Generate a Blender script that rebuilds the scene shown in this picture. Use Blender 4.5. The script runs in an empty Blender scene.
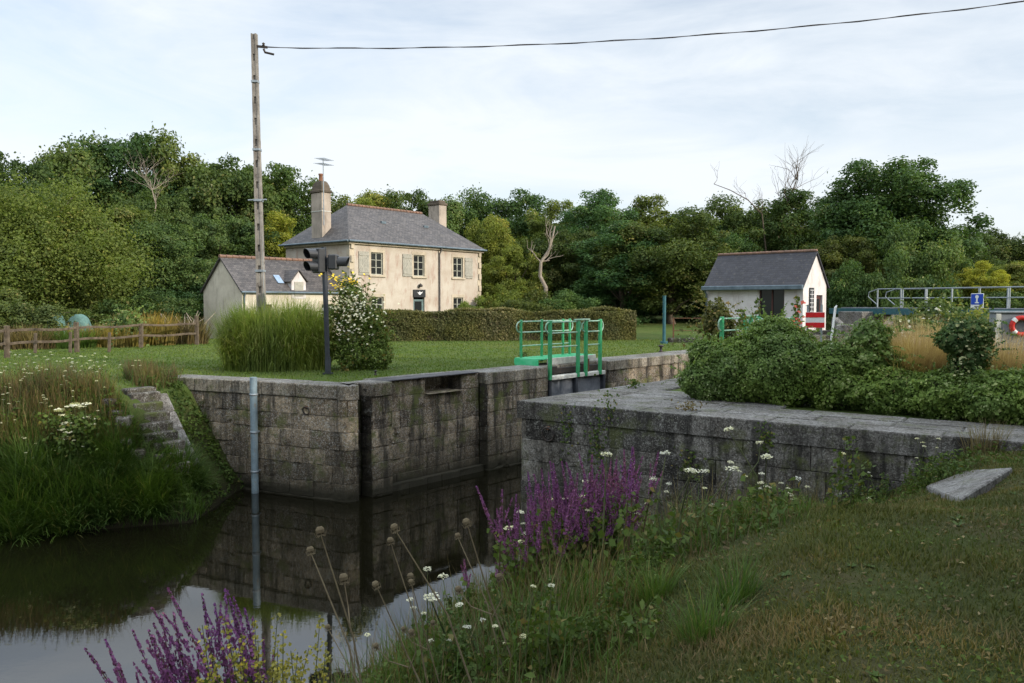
import bpy, math, random
import numpy as np
from mathutils import Vector

random.seed(11)
RNG = np.random.default_rng(23)
SC = bpy.context.scene
COL = SC.collection
PI = math.pi
R = math.radians

# ------------------------------------------------------------------ camera
F_PX, HORIZON, CAM_Z = 800.0, 302.0, 2.1
PITCH = math.atan((341.5 - HORIZON) / F_PX)
cam_d = bpy.data.cameras.new('camera')
cam = bpy.data.objects.new('camera', cam_d)
COL.objects.link(cam)
cam.location = (0, 0, CAM_Z)
cam.rotation_euler = (PI / 2 - PITCH, 0, 0)
cam_d.sensor_width = 36.0
cam_d.lens = F_PX / 1024 * 36.0
cam_d.clip_start = 0.05
cam_d.clip_end = 3000
SC.camera = cam


def ray(px, py):
    cx, cy = (px - 512) / F_PX, -(py - 341.5) / F_PX
    c, s = math.cos(PITCH), math.sin(PITCH)
    return Vector((cx, c + cy * s, -s + cy * c))


def on_z(px, py, z=0.0):
    d = ray(px, py)
    t = (z - CAM_Z) / d.z
    return Vector((d.x * t, d.y * t, z))


def at_y(px, py, Y):
    d = ray(px, py)
    t = Y / d.y
    return Vector((d.x * t, Y, CAM_Z + d.z * t))


# ------------------------------------------------------------------ objects
def tag(o, label=None, cat=None, group=None, kind=None):
    if label: o['label'] = label
    if cat: o['category'] = cat
    if group: o['group'] = group
    if kind: o['kind'] = kind
    return o


def thing(name, label, cat, loc=(0, 0, 0), rotz=0.0, group=None):
    o = bpy.data.objects.new(name, None)
    COL.objects.link(o)
    o.empty_display_size = 0.2
    o.location = loc
    o.rotation_euler = (0, 0, rotz)
    return tag(o, label, cat, group)


def copy_tree(o, parent=None):
    c = o.copy()
    COL.objects.link(c)
    c.parent = parent
    for ch in list(o.children):
        copy_tree(ch, c)
    return c


def mesh_np(name, V, Q, mat, parent=None, rnd=None, loc=(0, 0, 0), smooth=False):
    """quads only, numpy arrays; optional per-vertex float 'rnd'."""
    V = np.asarray(V, dtype=np.float32); Q = np.asarray(Q, dtype=np.int32)
    me = bpy.data.meshes.new(name)
    me.vertices.add(len(V)); me.vertices.foreach_set('co', V.ravel())
    me.loops.add(Q.size); me.loops.foreach_set('vertex_index', Q.ravel())
    me.polygons.add(len(Q))
    me.polygons.foreach_set('loop_start', np.arange(0, Q.size, 4, dtype=np.int32))
    me.polygons.foreach_set('loop_total', np.full(len(Q), 4, dtype=np.int32))
    if smooth:
        me.polygons.foreach_set('use_smooth', np.ones(len(Q), dtype=bool))
    if rnd is not None:
        a = me.attributes.new('rnd', 'FLOAT', 'POINT')
        a.data.foreach_set('value', np.asarray(rnd, dtype=np.float32))
    me.update(calc_edges=True)
    me.materials.append(mat)
    o = bpy.data.objects.new(name, me)
    COL.objects.link(o)
    o.parent = parent
    o.location = loc
    return o


class MB:
    """collects shapes and links them as one mesh object"""
    def __init__(s):
        s.v, s.f, s.r, s.sm = [], [], [], []

    def add(s, verts, faces, rnd=0.5, smooth=False):
        b = len(s.v)
        s.v += [tuple(p) for p in verts]
        s.f += [tuple(b + i for i in f) for f in faces]
        s.r += [rnd] * len(verts)
        s.sm += [smooth] * len(faces)

    def frame(s, o, ax, ay, az, rnd=0.5, bev=0.0):
        """box from centre o with half axes"""
        o, ax, ay, az = Vector(o), Vector(ax), Vector(ay), Vector(az)
        if bev <= 0:
            P = [o + i * ax + j * ay + k * az for k in (-1, 1) for j in (-1, 1) for i in (-1, 1)]
            s.add(P, [(0, 2, 3, 1), (4, 5, 7, 6), (0, 1, 5, 4), (2, 6, 7, 3), (0, 4, 6, 2), (1, 3, 7, 5)], rnd)
            return
        lx, ly, lz = ax.length, ay.length, az.length
        bx, by, bz = 1 - min(bev / lx, .45), 1 - min(bev / ly, .45), 1 - min(bev / lz, .45)
        P, idx = [], {}
        for k in (-1, 1):
            for j in (-1, 1):
                for i in (-1, 1):
                    idx[(i, j, k)] = len(P)
                    P.append(o + i * ax + j * by * ay + k * bz * az)
                    P.append(o + i * bx * ax + j * ay + k * bz * az)
                    P.append(o + i * bx * ax + j * by * ay + k * az)
        g = lambda i, j, k, a: idx[(i, j, k)] + a
        Fs = []
        for i in (-1, 1):
            q = [g(i, -1, -1, 0), g(i, 1, -1, 0), g(i, 1, 1, 0), g(i, -1, 1, 0)]; Fs.append(q if i > 0 else q[::-1])
            q = [g(-1, i, -1, 1), g(-1, i, 1, 1), g(1, i, 1, 1), g(1, i, -1, 1)]; Fs.append(q if i > 0 else q[::-1])
            q = [g(-1, -1, i, 2), g(1, -1, i, 2), g(1, 1, i, 2), g(-1, 1, i, 2)]; Fs.append(q if i > 0 else q[::-1])
        for i in (-1, 1):
            for j in (-1, 1):
                q = [g(i, j, -1, 0), g(i, j, -1, 1), g(i, j, 1, 1), g(i, j, 1, 0)]; Fs.append(q if i * j > 0 else q[::-1])
                q = [g(i, -1, j, 0), g(i, -1, j, 2), g(i, 1, j, 2), g(i, 1, j, 0)]; Fs.append(q[::-1] if i * j > 0 else q)
                q = [g(-1, i, j, 1), g(-1, i, j, 2), g(1, i, j, 2), g(1, i, j, 1)]; Fs.append(q if i * j > 0 else q[::-1])
        for k in (-1, 1):
            for j in (-1, 1):
                for i in (-1, 1):
                    q = [g(i, j, k, 0), g(i, j, k, 1), g(i, j, k, 2)]; Fs.append(q if i * j * k > 0 else q[::-1])
        s.add(P, Fs, rnd)

    def box(s, c, size, rz=0.0, rnd=0.5, bev=0.0):
        ca, sa = math.cos(rz), math.sin(rz)
        s.frame(c, (ca * size[0] / 2, sa * size[0] / 2, 0), (-sa * size[1] / 2, ca * size[1] / 2, 0), (0, 0, size[2] / 2), rnd, bev)

    def beam(s, a, b, w, h, rnd=0.5, bev=0.0, up=(0, 0, 1)):
        a, b = Vector(a), Vector(b)
        d = (b - a); n = d.normalized()
        side = n.cross(Vector(up))
        if side.length < 1e-4: side = n.cross(Vector((0, 1, 0)))
        side.normalize(); u = side.cross(n)
        s.frame((a + b) / 2, d / 2, side * w / 2, u * h / 2, rnd, bev)

    def tube(s, pts, rad, n=8, rnd=0.5, cap=True):
        pts = [Vector(p) for p in pts]
        m = len(pts)
        rr = [rad] * m if isinstance(rad, (int, float)) else list(rad)
        V, Fs = [], []
        prev = None
        for i, p in enumerate(pts):
            t = (pts[min(i + 1, m - 1)] - pts[max(i - 1, 0)])
            if t.length < 1e-9: t = Vector((0, 0, 1))
            t.normalize()
            if prev is None:
                a = t.cross(Vector((0, 0, 1)))
                if a.length < 1e-3: a = t.cross(Vector((0, 1, 0)))
            else:
                a = prev - t * prev.dot(t)
                if a.length < 1e-4: a = t.cross(Vector((0.3, 1, 0)))
            a.normalize(); prev = a
            b = t.cross(a)
            for k in range(n):
                an = 2 * PI * k / n
                V.append(p + (a * math.cos(an) + b * math.sin(an)) * rr[i])
        for i in range(m - 1):
            for k in range(n):
                k2 = (k + 1) % n
                Fs.append((i * n + k, i * n + k2, (i + 1) * n + k2, (i + 1) * n + k))
        s.add(V, Fs, rnd, smooth=n > 5)
        if cap:
            s.add([V[k] for k in range(n)], [tuple(range(n - 1, -1, -1))], rnd)
            s.add([V[(m - 1) * n + k] for k in range(n)], [tuple(range(n))], rnd)

    def lathe(s, c, prof, n=16, rnd=0.5, axis='z'):
        V, Fs = [], []
        for r, z in prof:
            for k in range(n):
                a = 2 * PI * k / n
                if axis == 'z': V.append((c[0] + r * math.cos(a), c[1] + r * math.sin(a), c[2] + z))
                else: V.append((c[0] + z, c[1] + r * math.cos(a), c[2] + r * math.sin(a)))
        for i in range(len(prof) - 1):
            for k in range(n):
                k2 = (k + 1) % n
                Fs.append((i * n + k, i * n + k2, (i + 1) * n + k2, (i + 1) * n + k))
        s.add(V, Fs, rnd, smooth=True)

    def prism(s, poly, z0, z1, rnd=0.5, bev=0.0):
        """vertical prism of a counter-clockwise polygon, with a chamfered top edge"""
        n = len(poly)
        c = Vector((sum(p[0] for p in poly) / n, sum(p[1] for p in poly) / n))
        rings = [[(p[0], p[1], z0) for p in poly]]
        if bev > 0:
            rings.append([(p[0], p[1], z1 - bev) for p in poly])
            ins = []
            for p in poly:
                d = c - Vector(p[:2]); d.normalize()
                ins.append((p[0] + d.x * bev * 1.3, p[1] + d.y * bev * 1.3, z1))
            rings.append(ins)
        else:
            rings.append([(p[0], p[1], z1) for p in poly])
        V = [q for r_ in rings for q in r_]
        Fs = []
        for i in range(len(rings) - 1):
            for k in range(n):
                k2 = (k + 1) % n
                Fs.append((i * n + k, i * n + k2, (i + 1) * n + k2, (i + 1) * n + k))
        Fs.append(tuple(range((len(rings) - 1) * n, len(rings) * n)))
        Fs.append(tuple(range(n - 1, -1, -1)))
        s.add(V, Fs, rnd)

    def build(s, name, mat, parent=None, loc=(0, 0, 0), rotz=0.0):
        me = bpy.data.meshes.new(name)
        me.from_pydata(s.v, [], s.f)
        a = me.attributes.new('rnd', 'FLOAT', 'POINT')
        a.data.foreach_set('value', np.array(s.r, dtype=np.float32))
        me.polygons.foreach_set('use_smooth', np.array(s.sm, dtype=bool))
        uv = me.uv_layers.new(name='UVMap')
        me.update()
        for p in me.polygons:
            n = p.normal
            u = Vector((0, 0, 1)).cross(n)
            if u.length < 1e-3: u = Vector((1, 0, 0))
            u.normalize(); w = n.cross(u)
            for li in p.loop_indices:
                co = me.vertices[me.loops[li].vertex_index].co
                uv.data[li].uv = (co.dot(u), co.dot(w))
        me.materials.append(mat)
        o = bpy.data.objects.new(name, me)
        COL.objects.link(o)
        o.parent = parent
        o.location = loc
        o.rotation_euler = (0, 0, rotz)
        return o


# ------------------------------------------------------------------ materials
class NT:
    def __init__(s, name):
        s.m = bpy.data.materials.new(name)
        s.m.use_nodes = True
        s.t = s.m.node_tree
        s.t.nodes.clear()
        s.out = s.n('ShaderNodeOutputMaterial')

    def n(s, typ, **kw):
        nd = s.t.nodes.new(typ)
        for k, v in kw.items(): setattr(nd, k, v)
        return nd

    def l(s, a, b): s.t.links.new(a, b)

    def inp(s, nd, key, val):
        if isinstance(val, bpy.types.NodeSocket): s.l(val, nd.inputs[key])
        else: nd.inputs[key].default_value = val

    def coord(s, which='Object', scale=(1, 1, 1)):
        tc = s.n('ShaderNodeTexCoord')
        mp = s.n('ShaderNodeMapping')
        mp.inputs['Scale'].default_value = scale
        s.l(tc.outputs[which], mp.inputs['Vector'])
        return mp.outputs['Vector']

    def world(s, scale=(1, 1, 1)):
        g = s.n('ShaderNodeNewGeometry')
        mp = s.n('ShaderNodeMapping')
        mp.inputs['Scale'].default_value = scale
        s.l(g.outputs['Position'], mp.inputs['Vector'])
        return mp.outputs['Vector']

    def noise(s, vec, scale, detail=4, rough=0.6, dist=0.0):
        nd = s.n('ShaderNodeTexNoise')
        s.l(vec, nd.inputs['Vector'])
        nd.inputs['Scale'].default_value = scale
        nd.inputs['Detail'].default_value = detail
        nd.inputs['Roughness'].default_value = rough
        nd.inputs['Distortion'].default_value = dist
        return nd.outputs['Fac']

    def voro(s, vec, scale, feature='F1'):
        nd = s.n('ShaderNodeTexVoronoi', feature=feature)
        s.l(vec, nd.inputs['Vector']); nd.inputs['Scale'].default_value = scale
        return nd.outputs['Distance']

    def ramp(s, fac, lo, hi, a=0.0, b=1.0):
        nd = s.n('ShaderNodeMapRange')
        s.inp(nd, 'Value', fac)
        nd.inputs['From Min'].default_value = lo; nd.inputs['From Max'].default_value = hi
        nd.inputs['To Min'].default_value = a; nd.inputs['To Max'].default_value = b
        return nd.outputs['Result']

    def math(s, op, a, b=0.0):
        nd = s.n('ShaderNodeMath', operation=op)
        s.inp(nd, 0, a); s.inp(nd, 1, b)
        return nd.outputs[0]

    def mix(s, fac, a, b, blend='MIX'):
        nd = s.n('ShaderNodeMix', data_type='RGBA', blend_type=blend)
        s.inp(nd, 0, fac)
        for i, c in ((6, a), (7, b)):
            s.inp(nd, i, c if isinstance(c, bpy.types.NodeSocket) else (*c, 1.0))
        return nd.outputs[2]

    def attr(s, name='rnd'):
        return s.n('ShaderNodeAttribute', attribute_name=name).outputs['Fac']

    def bump(s, h, strength=0.3, dist=0.02):
        nd = s.n('ShaderNodeBump')
        s.l(h, nd.inputs['Height'])
        nd.inputs['Strength'].default_value = strength; nd.inputs['Distance'].default_value = dist
        return nd.outputs['Normal']

    def done(s, col, rough=0.8, normal=None, metal=0.0, spec=0.3):
        b = s.n('ShaderNodeBsdfPrincipled')
        s.inp(b, 'Base Color', col if isinstance(col, bpy.types.NodeSocket) else (*col, 1.0))
        s.inp(b, 'Roughness', rough)
        b.inputs['Metallic'].default_value = metal
        b.inputs['Specular IOR Level'].default_value = spec
        if normal is not None: s.l(normal, b.inputs['Normal'])
        s.l(b.outputs[0], s.out.inputs[0])
        return s.m


def m_plain(name, c1, c2, scale=3.0, rough=0.6, bump=0.15, metal=0.0, spec=0.3, c3=None, fine=40.0):
    t = NT(name)
    v = t.coord('Object')
    n1 = t.noise(v, scale, 5, 0.65)
    col = t.mix(t.ramp(n1, .35, .65), c1, c2)
    if c3 is not None:
        col = t.mix(t.ramp(t.noise(v, scale * 2.7, 6, 0.7), .56, .68), col, c3)
    n2 = t.noise(v, fine, 4, 0.7)
    col = t.mix(t.ramp(n2, .3, .7, 0, .25), col, (0, 0, 0), 'MULTIPLY')
    return t.done(col, rough, t.bump(n2, bump, 0.01), metal, spec)


def m_leaf(name, ca, cb, cc=None, trans=0.3, rough=0.6, spec=0.25):
    spec = min(spec, .12)
    """leaf colour between ca and cb per leaf, tinted by the object colour"""
    t = NT(name)
    r_ = t.attr('rnd')
    col = t.mix(r_, ca, cb)
    if cc is not None:
        col = t.mix(t.ramp(r_, .86, .97), col, cc)
    oi = t.n('ShaderNodeObjectInfo')
    col = t.mix(1.0, col, oi.outputs['Color'], 'MULTIPLY')
    w = t.world()
    col = t.mix(t.ramp(t.noise(w, .9, 3, .6), .35, .65), col, t.mix(1.0, col, (1.25, 1.2, .8), 'MULTIPLY'))
    p = t.n('ShaderNodeBsdfPrincipled')
    t.l(col, p.inputs['Base Color'])
    p.inputs['Roughness'].default_value = rough
    p.inputs['Specular IOR Level'].default_value = spec
    tr = t.n('ShaderNodeBsdfTranslucent')
    t.l(t.mix(1.0, col, (1.15, 1.2, .6), 'MULTIPLY'), tr.inputs['Color'])
    mx = t.n('ShaderNodeMixShader'); mx.inputs[0].default_value = trans
    t.l(p.outputs[0], mx.inputs[1]); t.l(tr.outputs[0], mx.inputs[2])
    t.l(mx.outputs[0], t.out.inputs[0])
    return t.m


def m_stone(name, ca, cb, speck=.35, moss=.5, wet=True, dark=1.0, top=None):
    t = NT(name)
    w = t.world()
    base = t.mix(t.attr('rnd'), ca, cb)
    up_ = None
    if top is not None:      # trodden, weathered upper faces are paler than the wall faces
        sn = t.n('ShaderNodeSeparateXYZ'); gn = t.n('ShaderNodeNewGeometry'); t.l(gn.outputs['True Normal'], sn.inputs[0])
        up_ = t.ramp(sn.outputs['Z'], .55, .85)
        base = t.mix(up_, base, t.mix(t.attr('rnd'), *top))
    n1 = t.noise(w, 1.1, 6, .65)
    base = t.mix(t.ramp(n1, .38, .62), base, t.mix(1.0, base, (.55, .52, .48), 'MULTIPLY'))
    n4 = t.noise(w, 14, 5, .75)
    base = t.mix(t.ramp(n4, .42, .60), base, t.mix(1.0, base, (.38, .37, .36), 'MULTIPLY'))
    # pale lichen rosettes and speckle
    n2 = t.noise(w, 30, 3, .8)
    base = t.mix(t.ramp(n2, .52, .62, 0, speck), base, (.46, .45, .41))
    n7 = t.noise(w, 42, 3, .8)
    base = t.mix(t.ramp(n7, .53, .63, 0, .8), base, (.03, .029, .026))
    n5 = t.noise(w, 5, 4, .7)
    base = t.mix(t.math('MULTIPLY', t.ramp(n5, .56, .64), t.ramp(n2, .45, .6)), base, (.30, .30, .27))
    # black run-off streaks
    ws = t.world((2.2, 2.2, .28))
    n6 = t.noise(ws, 1.6, 5, .65)
    k6 = t.ramp(n6, .47, .63, 0, .88 * dark)
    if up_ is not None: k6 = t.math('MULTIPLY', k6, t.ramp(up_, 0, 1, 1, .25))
    base = t.mix(k6, base, (.018, .017, .015))
    n8 = t.noise(w, .45, 5, .6, .5)
    base = t.mix(t.ramp(n8, .48, .62, 0, .6 * dark), base, t.mix(1.0, base, (.42, .40, .36), 'MULTIPLY'))
    # moss
    n3 = t.noise(w, 1.7, 6, .7)
    base = t.mix(t.ramp(n3, .52, .64, 0, moss), base, (.075, .088, .024))
    if wet:
        sx = t.n('ShaderNodeSeparateXYZ')
        g = t.n('ShaderNodeNewGeometry'); t.l(g.outputs['Position'], sx.inputs[0])
        z = t.math('ADD', sx.outputs['Z'], t.math('MULTIPLY', n1, .5))
        base = t.mix(t.ramp(z, -2.55, -2.2, .93, 0), base, (.010, .011, .007))
        base = t.mix(t.ramp(z, -2.3, -.9, .55, 0), base, (.035, .031, .020))
    h = t.math('ADD', t.math('MULTIPLY', n2, .6), n4)
    return t.done(base, .92, t.bump(h, .9, .03), 0, .15)


def hx(r, g, b):
    f = lambda c: ((c / 255 + .055) / 1.055) ** 2.4 if c > 10 else c / 255 / 12.92
    return (f(r), f(g), f(b))
# ------------------------------------------------------------------ lock frame and ground shape
LA = np.array([-3.61, 20.5])                 # left chamber corner, coping level z = 0
LD = np.array([.66, .7513]); LD /= np.linalg.norm(LD)
LN = np.array([LD[1], -LD[0]])               # from the left wall across to the right wall
LROT = math.atan2(LD[1], LD[0])
LW = 5.14
WATER_Z = -2.96


def lk(u, v, z=0.0):
    p = LA + LD * u + LN * v
    return Vector((p[0], p[1], z))


WING_L = np.array([-.91, .42]); WING_L /= np.linalg.norm(WING_L)      # left wing wall, going away from the corner
PL = lk(-.75, 0)                                                      # where the left wing starts to turn
PR = np.array([.127, 16.97])                                          # right corner
WING_R = np.array([.828, -.56]); WING_R /= np.linalg.norm(WING_R)
NR_FRONT = np.array([WING_R[1], -WING_R[0]])                          # out of the right wing wall, towards the camera
B0, B1 = np.array([-3.5, 6.0]), np.array([.6, 16.3])                  # near bank waterline
BD = (B1 - B0) / np.linalg.norm(B1 - B0); BN = np.array([BD[1], -BD[0]])
LWL = [(-60., -38.), (-16., 13.6), (-10.9, 17.0), (-7.25, 18.1), (-7.3, 21.2)]   # left bank waterline
WINGL_END = np.array([PL.x, PL.y]) + WING_L * 5.0


def sm(x): x = np.clip(x, 0, 1); return x * x * (3 - 2 * x)


def interp(x, xs, ys): return np.interp(x, xs, ys)


def in_poly(x, y, poly):
    c = np.zeros(x.shape, bool); n = len(poly); j = n - 1
    for i in range(n):
        xi, yi = poly[i]; xj, yj = poly[j]
        c ^= ((yi > y) != (yj > y)) & (x < (xj - xi) * (y - yi) / (yj - yi + 1e-12) + xi)
        j = i
    return c


def seg_dist(x, y, pts):
    best = np.full(x.shape, 1e9)
    for (ax, ay), (bx, by) in zip(pts[:-1], pts[1:]):
        dx, dy = bx - ax, by - ay
        t = np.clip(((x - ax) * dx + (y - ay) * dy) / (dx * dx + dy * dy), 0, 1)
        best = np.minimum(best, np.hypot(x - ax - t * dx, y - ay - t * dy))
    return best


def _p(v): return (float(v[0]), float(v[1]))


_iw = np.array([-WING_L[1], WING_L[0]]) * -1
CANAL = LWL[:] + [_p(np.array(_p(PL)) + WING_L * 3.45 + _iw * .22), _p(np.array(_p(PL)) + WING_L * .1 + _iw * .34)] + [_p(lk(-.45, -.75)), _p(lk(1.9, -.75)), _p(lk(1.9, -1.2)), _p(lk(3.95, -1.2)), _p(lk(3.95, -.75)),
        _p(lk(45, -.75)), _p(lk(45, LW + .42)), _p(lk(.25, LW + .42)),
        _p(PR + WING_R * .6 + np.array([.1, .5]))] + [(.62, 16.3), _p(B0), _p(B0 - BD * 60)]
# region behind the left wing / chamber wall: always flat
_in = np.array([-WING_L[1], WING_L[0]]) * -1 * .42
LEFT_BACK = [_p(lk(-.45, -.75)), _p(np.array(_p(PL)) + WING_L * .2 + _in), _p(np.array(_p(PL)) + WING_L * 30 + _in), (-200., 200.), (200., 260.), _p(lk(60, -.75))]
RS = [0, 3.0, 4.3, 5.8, 7.5, 9, 30]; RZ = [-3.1, -2.55, -2.0, -1.42, -.22, -.03, 0.05]
CS = [0, .8, 1.6, 2.4, 3.2, 4.2, 5.5, 8, 30]; CZ = [-3.1, -2.4, -1.45, -.95, -.6, -.12, .42, .5, .6]


SLAB = None


def gz(x, y, rough=True):
    x = np.asarray(x, float); y = np.asarray(y, float)
    u = (x - LA[0]) * LD[0] + (y - LA[1]) * LD[1]
    v = (x - LA[0]) * LN[0] + (y - LA[1]) * LN[1]
    far = .045 * np.clip(y - 46, 0, 40) * sm((x + 1) / 8) + .02 * np.clip(y - 66, 0, 200)
    flat = -.035 + far
    # raised ground towards the road bridge on the right
    flat = flat + .9 * sm((x - 13) / 5) * sm((y - 21) / 8) * (v > LW)
    # ---- left bank slope
    wl = seg_dist(x, y, LWL)
    width = 2.35 + .9 * np.clip((-9.3 - x) / 3, 0, 1)
    zl = np.where(wl > 0, interp(wl / width, [0, .1, .85, 1.05, 50], [-3.05, -2.75, -.25, -.035, -.035]), 0)
    back = in_poly(x, y, LEFT_BACK)
    # ---- right (near) bank
    s = (x - B0[0]) * BN[0] + (y - B0[1]) * BN[1]
    q = (x - PR[0]) * NR_FRONT[0] + (y - PR[1]) * NR_FRONT[1]     # > 0 in front of the wing wall
    a = sm(q / 8.0)
    zr = interp(s, RS, RZ) * (1 - a) + interp(s, CS, CZ) * a
    zr = np.where(q < -.25, flat, zr)
    left = (v < LW / 2) & ((u > -.2) | (s < 0))
    z = np.where(left, np.where(back, flat, np.minimum(zl, flat)), np.where(v > LW, zr, zr))
    z = np.where((v >= LW) & (q < -.25), flat, z)
    if SLAB is not None:          # the turf is level round the flat slab
        (cx0, cy0), (pa, pb, pc) = SLAB
        wgt = sm((1.45 - np.hypot(x - cx0, y - cy0)) / .75)
        z = z * (1 - wgt) + (pa * (x - cx0) + pb * (y - cy0) + pc) * wgt
    inc = in_poly(x, y, CANAL)
    bd = np.minimum(wl, np.where(s < 0, -s, 9.0))
    z = np.where(inc, np.maximum(-3.1 - .6 * bd, -4.3), z)
    if rough:
        z = z + np.where(z > -3.0, .025 * np.sin(x * 1.9 + 1.3 * np.sin(y * 1.1)) * np.cos(y * 1.7 + x * .6), 0) * (np.abs(y) < 40)
    return z


def gz1(x, y): return float(gz(np.array([x]), np.array([y]))[0])


def on_ground(px, py):
    """where the sight line of a picture point meets the ground"""
    d = ray(px, py)
    t = 1.5
    while t < 140:
        p = Vector((0, 0, CAM_Z)) + d * t
        if p.z <= gz1(p.x, p.y): break
        t += .04 if t < 30 else .2
    return Vector((p.x, p.y, gz1(p.x, p.y)))


SLAB_C = [on_ground(*q_) for q_ in ((926, 495), (958, 504), (1012, 478), (968, 470))]
_o = sum(SLAB_C, Vector()) / 4
_co = np.linalg.lstsq(np.array([[c.x - _o.x, c.y - _o.y, 1] for c in SLAB_C]), np.array([c.z for c in SLAB_C]), rcond=None)[0]
SLAB = ((_o.x, _o.y), tuple(_co))

# ------------------------------------------------------------------ leaves and blades
def rand_dirs(n, up=0.0):
    d = RNG.normal(size=(n, 3)); d[:, 2] += up
    return d / np.linalg.norm(d, axis=1, keepdims=True)


def leaf_geo(C, N, L, W, fold=.18):
    n = len(C)
    N = N / np.linalg.norm(N, axis=1, keepdims=True)
    t = np.cross(N, RNG.normal(size=(n, 3))); t /= np.linalg.norm(t, axis=1, keepdims=True)
    b = np.cross(N, t)
    L = np.asarray(L).reshape(-1, 1) * np.ones((n, 1)); W = np.asarray(W).reshape(-1, 1) * np.ones((n, 1))
    V = np.empty((n, 4, 3))
    V[:, 0] = C - t * L * .5 - N * L * fold * .5
    V[:, 1] = C + b * W * .5 + N * W * fold - t * L * .08
    V[:, 2] = C + t * L * .5 - N * L * fold * .5
    V[:, 3] = C - b * W * .5 + N * W * fold - t * L * .08
    Q = np.arange(n * 4).reshape(n, 4)
    return V.reshape(-1, 3), Q


def blade_geo(P, H, W, lean, curl, az=None, rows=3):
    """grass blades: base P, length H, width W, initial lean from vertical and extra curl along the length (radians)"""
    n = len(P)
    if az is None: az = RNG.uniform(0, 2 * PI, n)
    dirx, diry = np.cos(az), np.sin(az)
    sd = np.stack([-diry, dirx, np.zeros(n)], 1)
    V = np.empty((n, rows, 2, 3))
    p = P.copy(); ang = np.asarray(lean) * np.ones(n); H = np.asarray(H) * np.ones(n); W = np.asarray(W) * np.ones(n)
    for i in range(rows):
        w = W * (1 - i / (rows - 1)) ** .7 * .5 + W * .03
        V[:, i, 0] = p + sd * w[:, None]; V[:, i, 1] = p - sd * w[:, None]
        st = H / (rows - 1)
        p = p + np.stack([dirx * np.sin(ang) * st, diry * np.sin(ang) * st, np.cos(ang) * st], 1)
        ang = ang + np.asarray(curl) / (rows - 1)
    base = np.arange(n)[:, None] * rows * 2
    Q = []
    for i in range(rows - 1):
        Q.append(np.concatenate([base + 2 * i, base + 2 * i + 1, base + 2 * i + 3, base + 2 * i + 2], 1))
    return V.reshape(-1, 3), np.concatenate(Q, 0)


def join_geo(parts):
    Vs, Qs, Rs, o = [], [], [], 0
    for V, Q, r_ in parts:
        Vs.append(V); Qs.append(Q + o); Rs.append(r_); o += len(V)
    return np.concatenate(Vs), np.concatenate(Qs), np.concatenate(Rs)


def clumped(n, scale=1.0):
    """random value per item"""
    return np.clip(RNG.normal(.5, .24, n), 0, 1)


# ------------------------------------------------------------------ sky, sun
SUN_AZ = np.array([.86, -.51]); SUN_AZ /= np.linalg.norm(SUN_AZ)
SUN_EL = R(21)
world = bpy.data.worlds.new('World')
SC.world = world
world.use_nodes = True
wt = world.node_tree
wt.nodes.clear()
W = NT.__new__(NT); W.t = wt; W.m = None
wo = W.n('ShaderNodeOutputWorld')
sky = W.n('ShaderNodeTexSky', sky_type='NISHITA')
sky.sun_disc = False
sky.sun_elevation = SUN_EL
sky.sun_rotation = math.atan2(SUN_AZ[0], SUN_AZ[1])
sky.air_density = 1.0; sky.dust_density = 1.2; sky.ozone_density = 1.0
tc = W.n('ShaderNodeTexCoord')
mp = W.n('ShaderNodeMapping'); mp.inputs['Scale'].default_value = (.8, 1.2, 3.2); mp.inputs['Rotation'].default_value = (0.05, .06, .3)
W.l(tc.outputs['Generated'], mp.inputs['Vector'])
c1 = W.noise(mp.outputs[0], 1.6, 9, .55, .4)
mp2 = W.n('ShaderNodeMapping'); mp2.inputs['Scale'].default_value = (1.5, 2.0, 6.5); mp2.inputs['Rotation'].default_value = (0.03, -.08, .5)
W.l(tc.outputs['Generated'], mp2.inputs['Vector'])
c2 = W.noise(mp2.outputs[0], 2.3, 8, .6, .8)
cl = W.math('ADD', W.math('MULTIPLY', c1, .62), W.math('MULTIPLY', c2, .38))
SKY_CLOUD = (8.7, 9.2, 9.7)
fac = W.ramp(cl, .37, .62, .36, .97)
skyc = W.mix(fac, W.mix(1.0, sky.outputs[0], (1.75, 1.75, 1.75), 'MULTIPLY'), SKY_CLOUD)
# sky made brighter overhead, out of view, added to fill the scene with light
sxw = W.n('ShaderNodeSeparateXYZ'); W.l(tc.outputs['Generated'], sxw.inputs[0])
sky_fill = W.math('ADD', W.ramp(sxw.outputs['Z'], .345, .45, 1.0, 2.0), W.ramp(sxw.outputs['Z'], .45, .66, 0.0, .75))
skyc = W.mix(1.0, skyc, W.n('ShaderNodeCombineColor').outputs[0], 'MULTIPLY')
cc = skyc.node.inputs[7].links[0].from_node
for i_ in range(3): W.l(sky_fill, cc.inputs[i_])
bg = W.n('ShaderNodeBackground'); bg.inputs['Strength'].default_value = .1
W.l(skyc, bg.inputs['Color']); W.l(bg.outputs[0], wo.inputs[0])

sun_d = bpy.data.lights.new('sun', 'SUN')
sun_d.energy = 4.0; sun_d.angle = R(1.0); sun_d.color = (1.0, .91, .80)
sun = bpy.data.objects.new('sun', sun_d); COL.objects.link(sun)
sun.rotation_euler = Vector((-SUN_AZ[0] * math.cos(SUN_EL), -SUN_AZ[1] * math.cos(SUN_EL), -math.sin(SUN_EL))).to_track_quat('-Z', 'Y').to_euler()
sun.location = (20, -20, 30)

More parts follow.
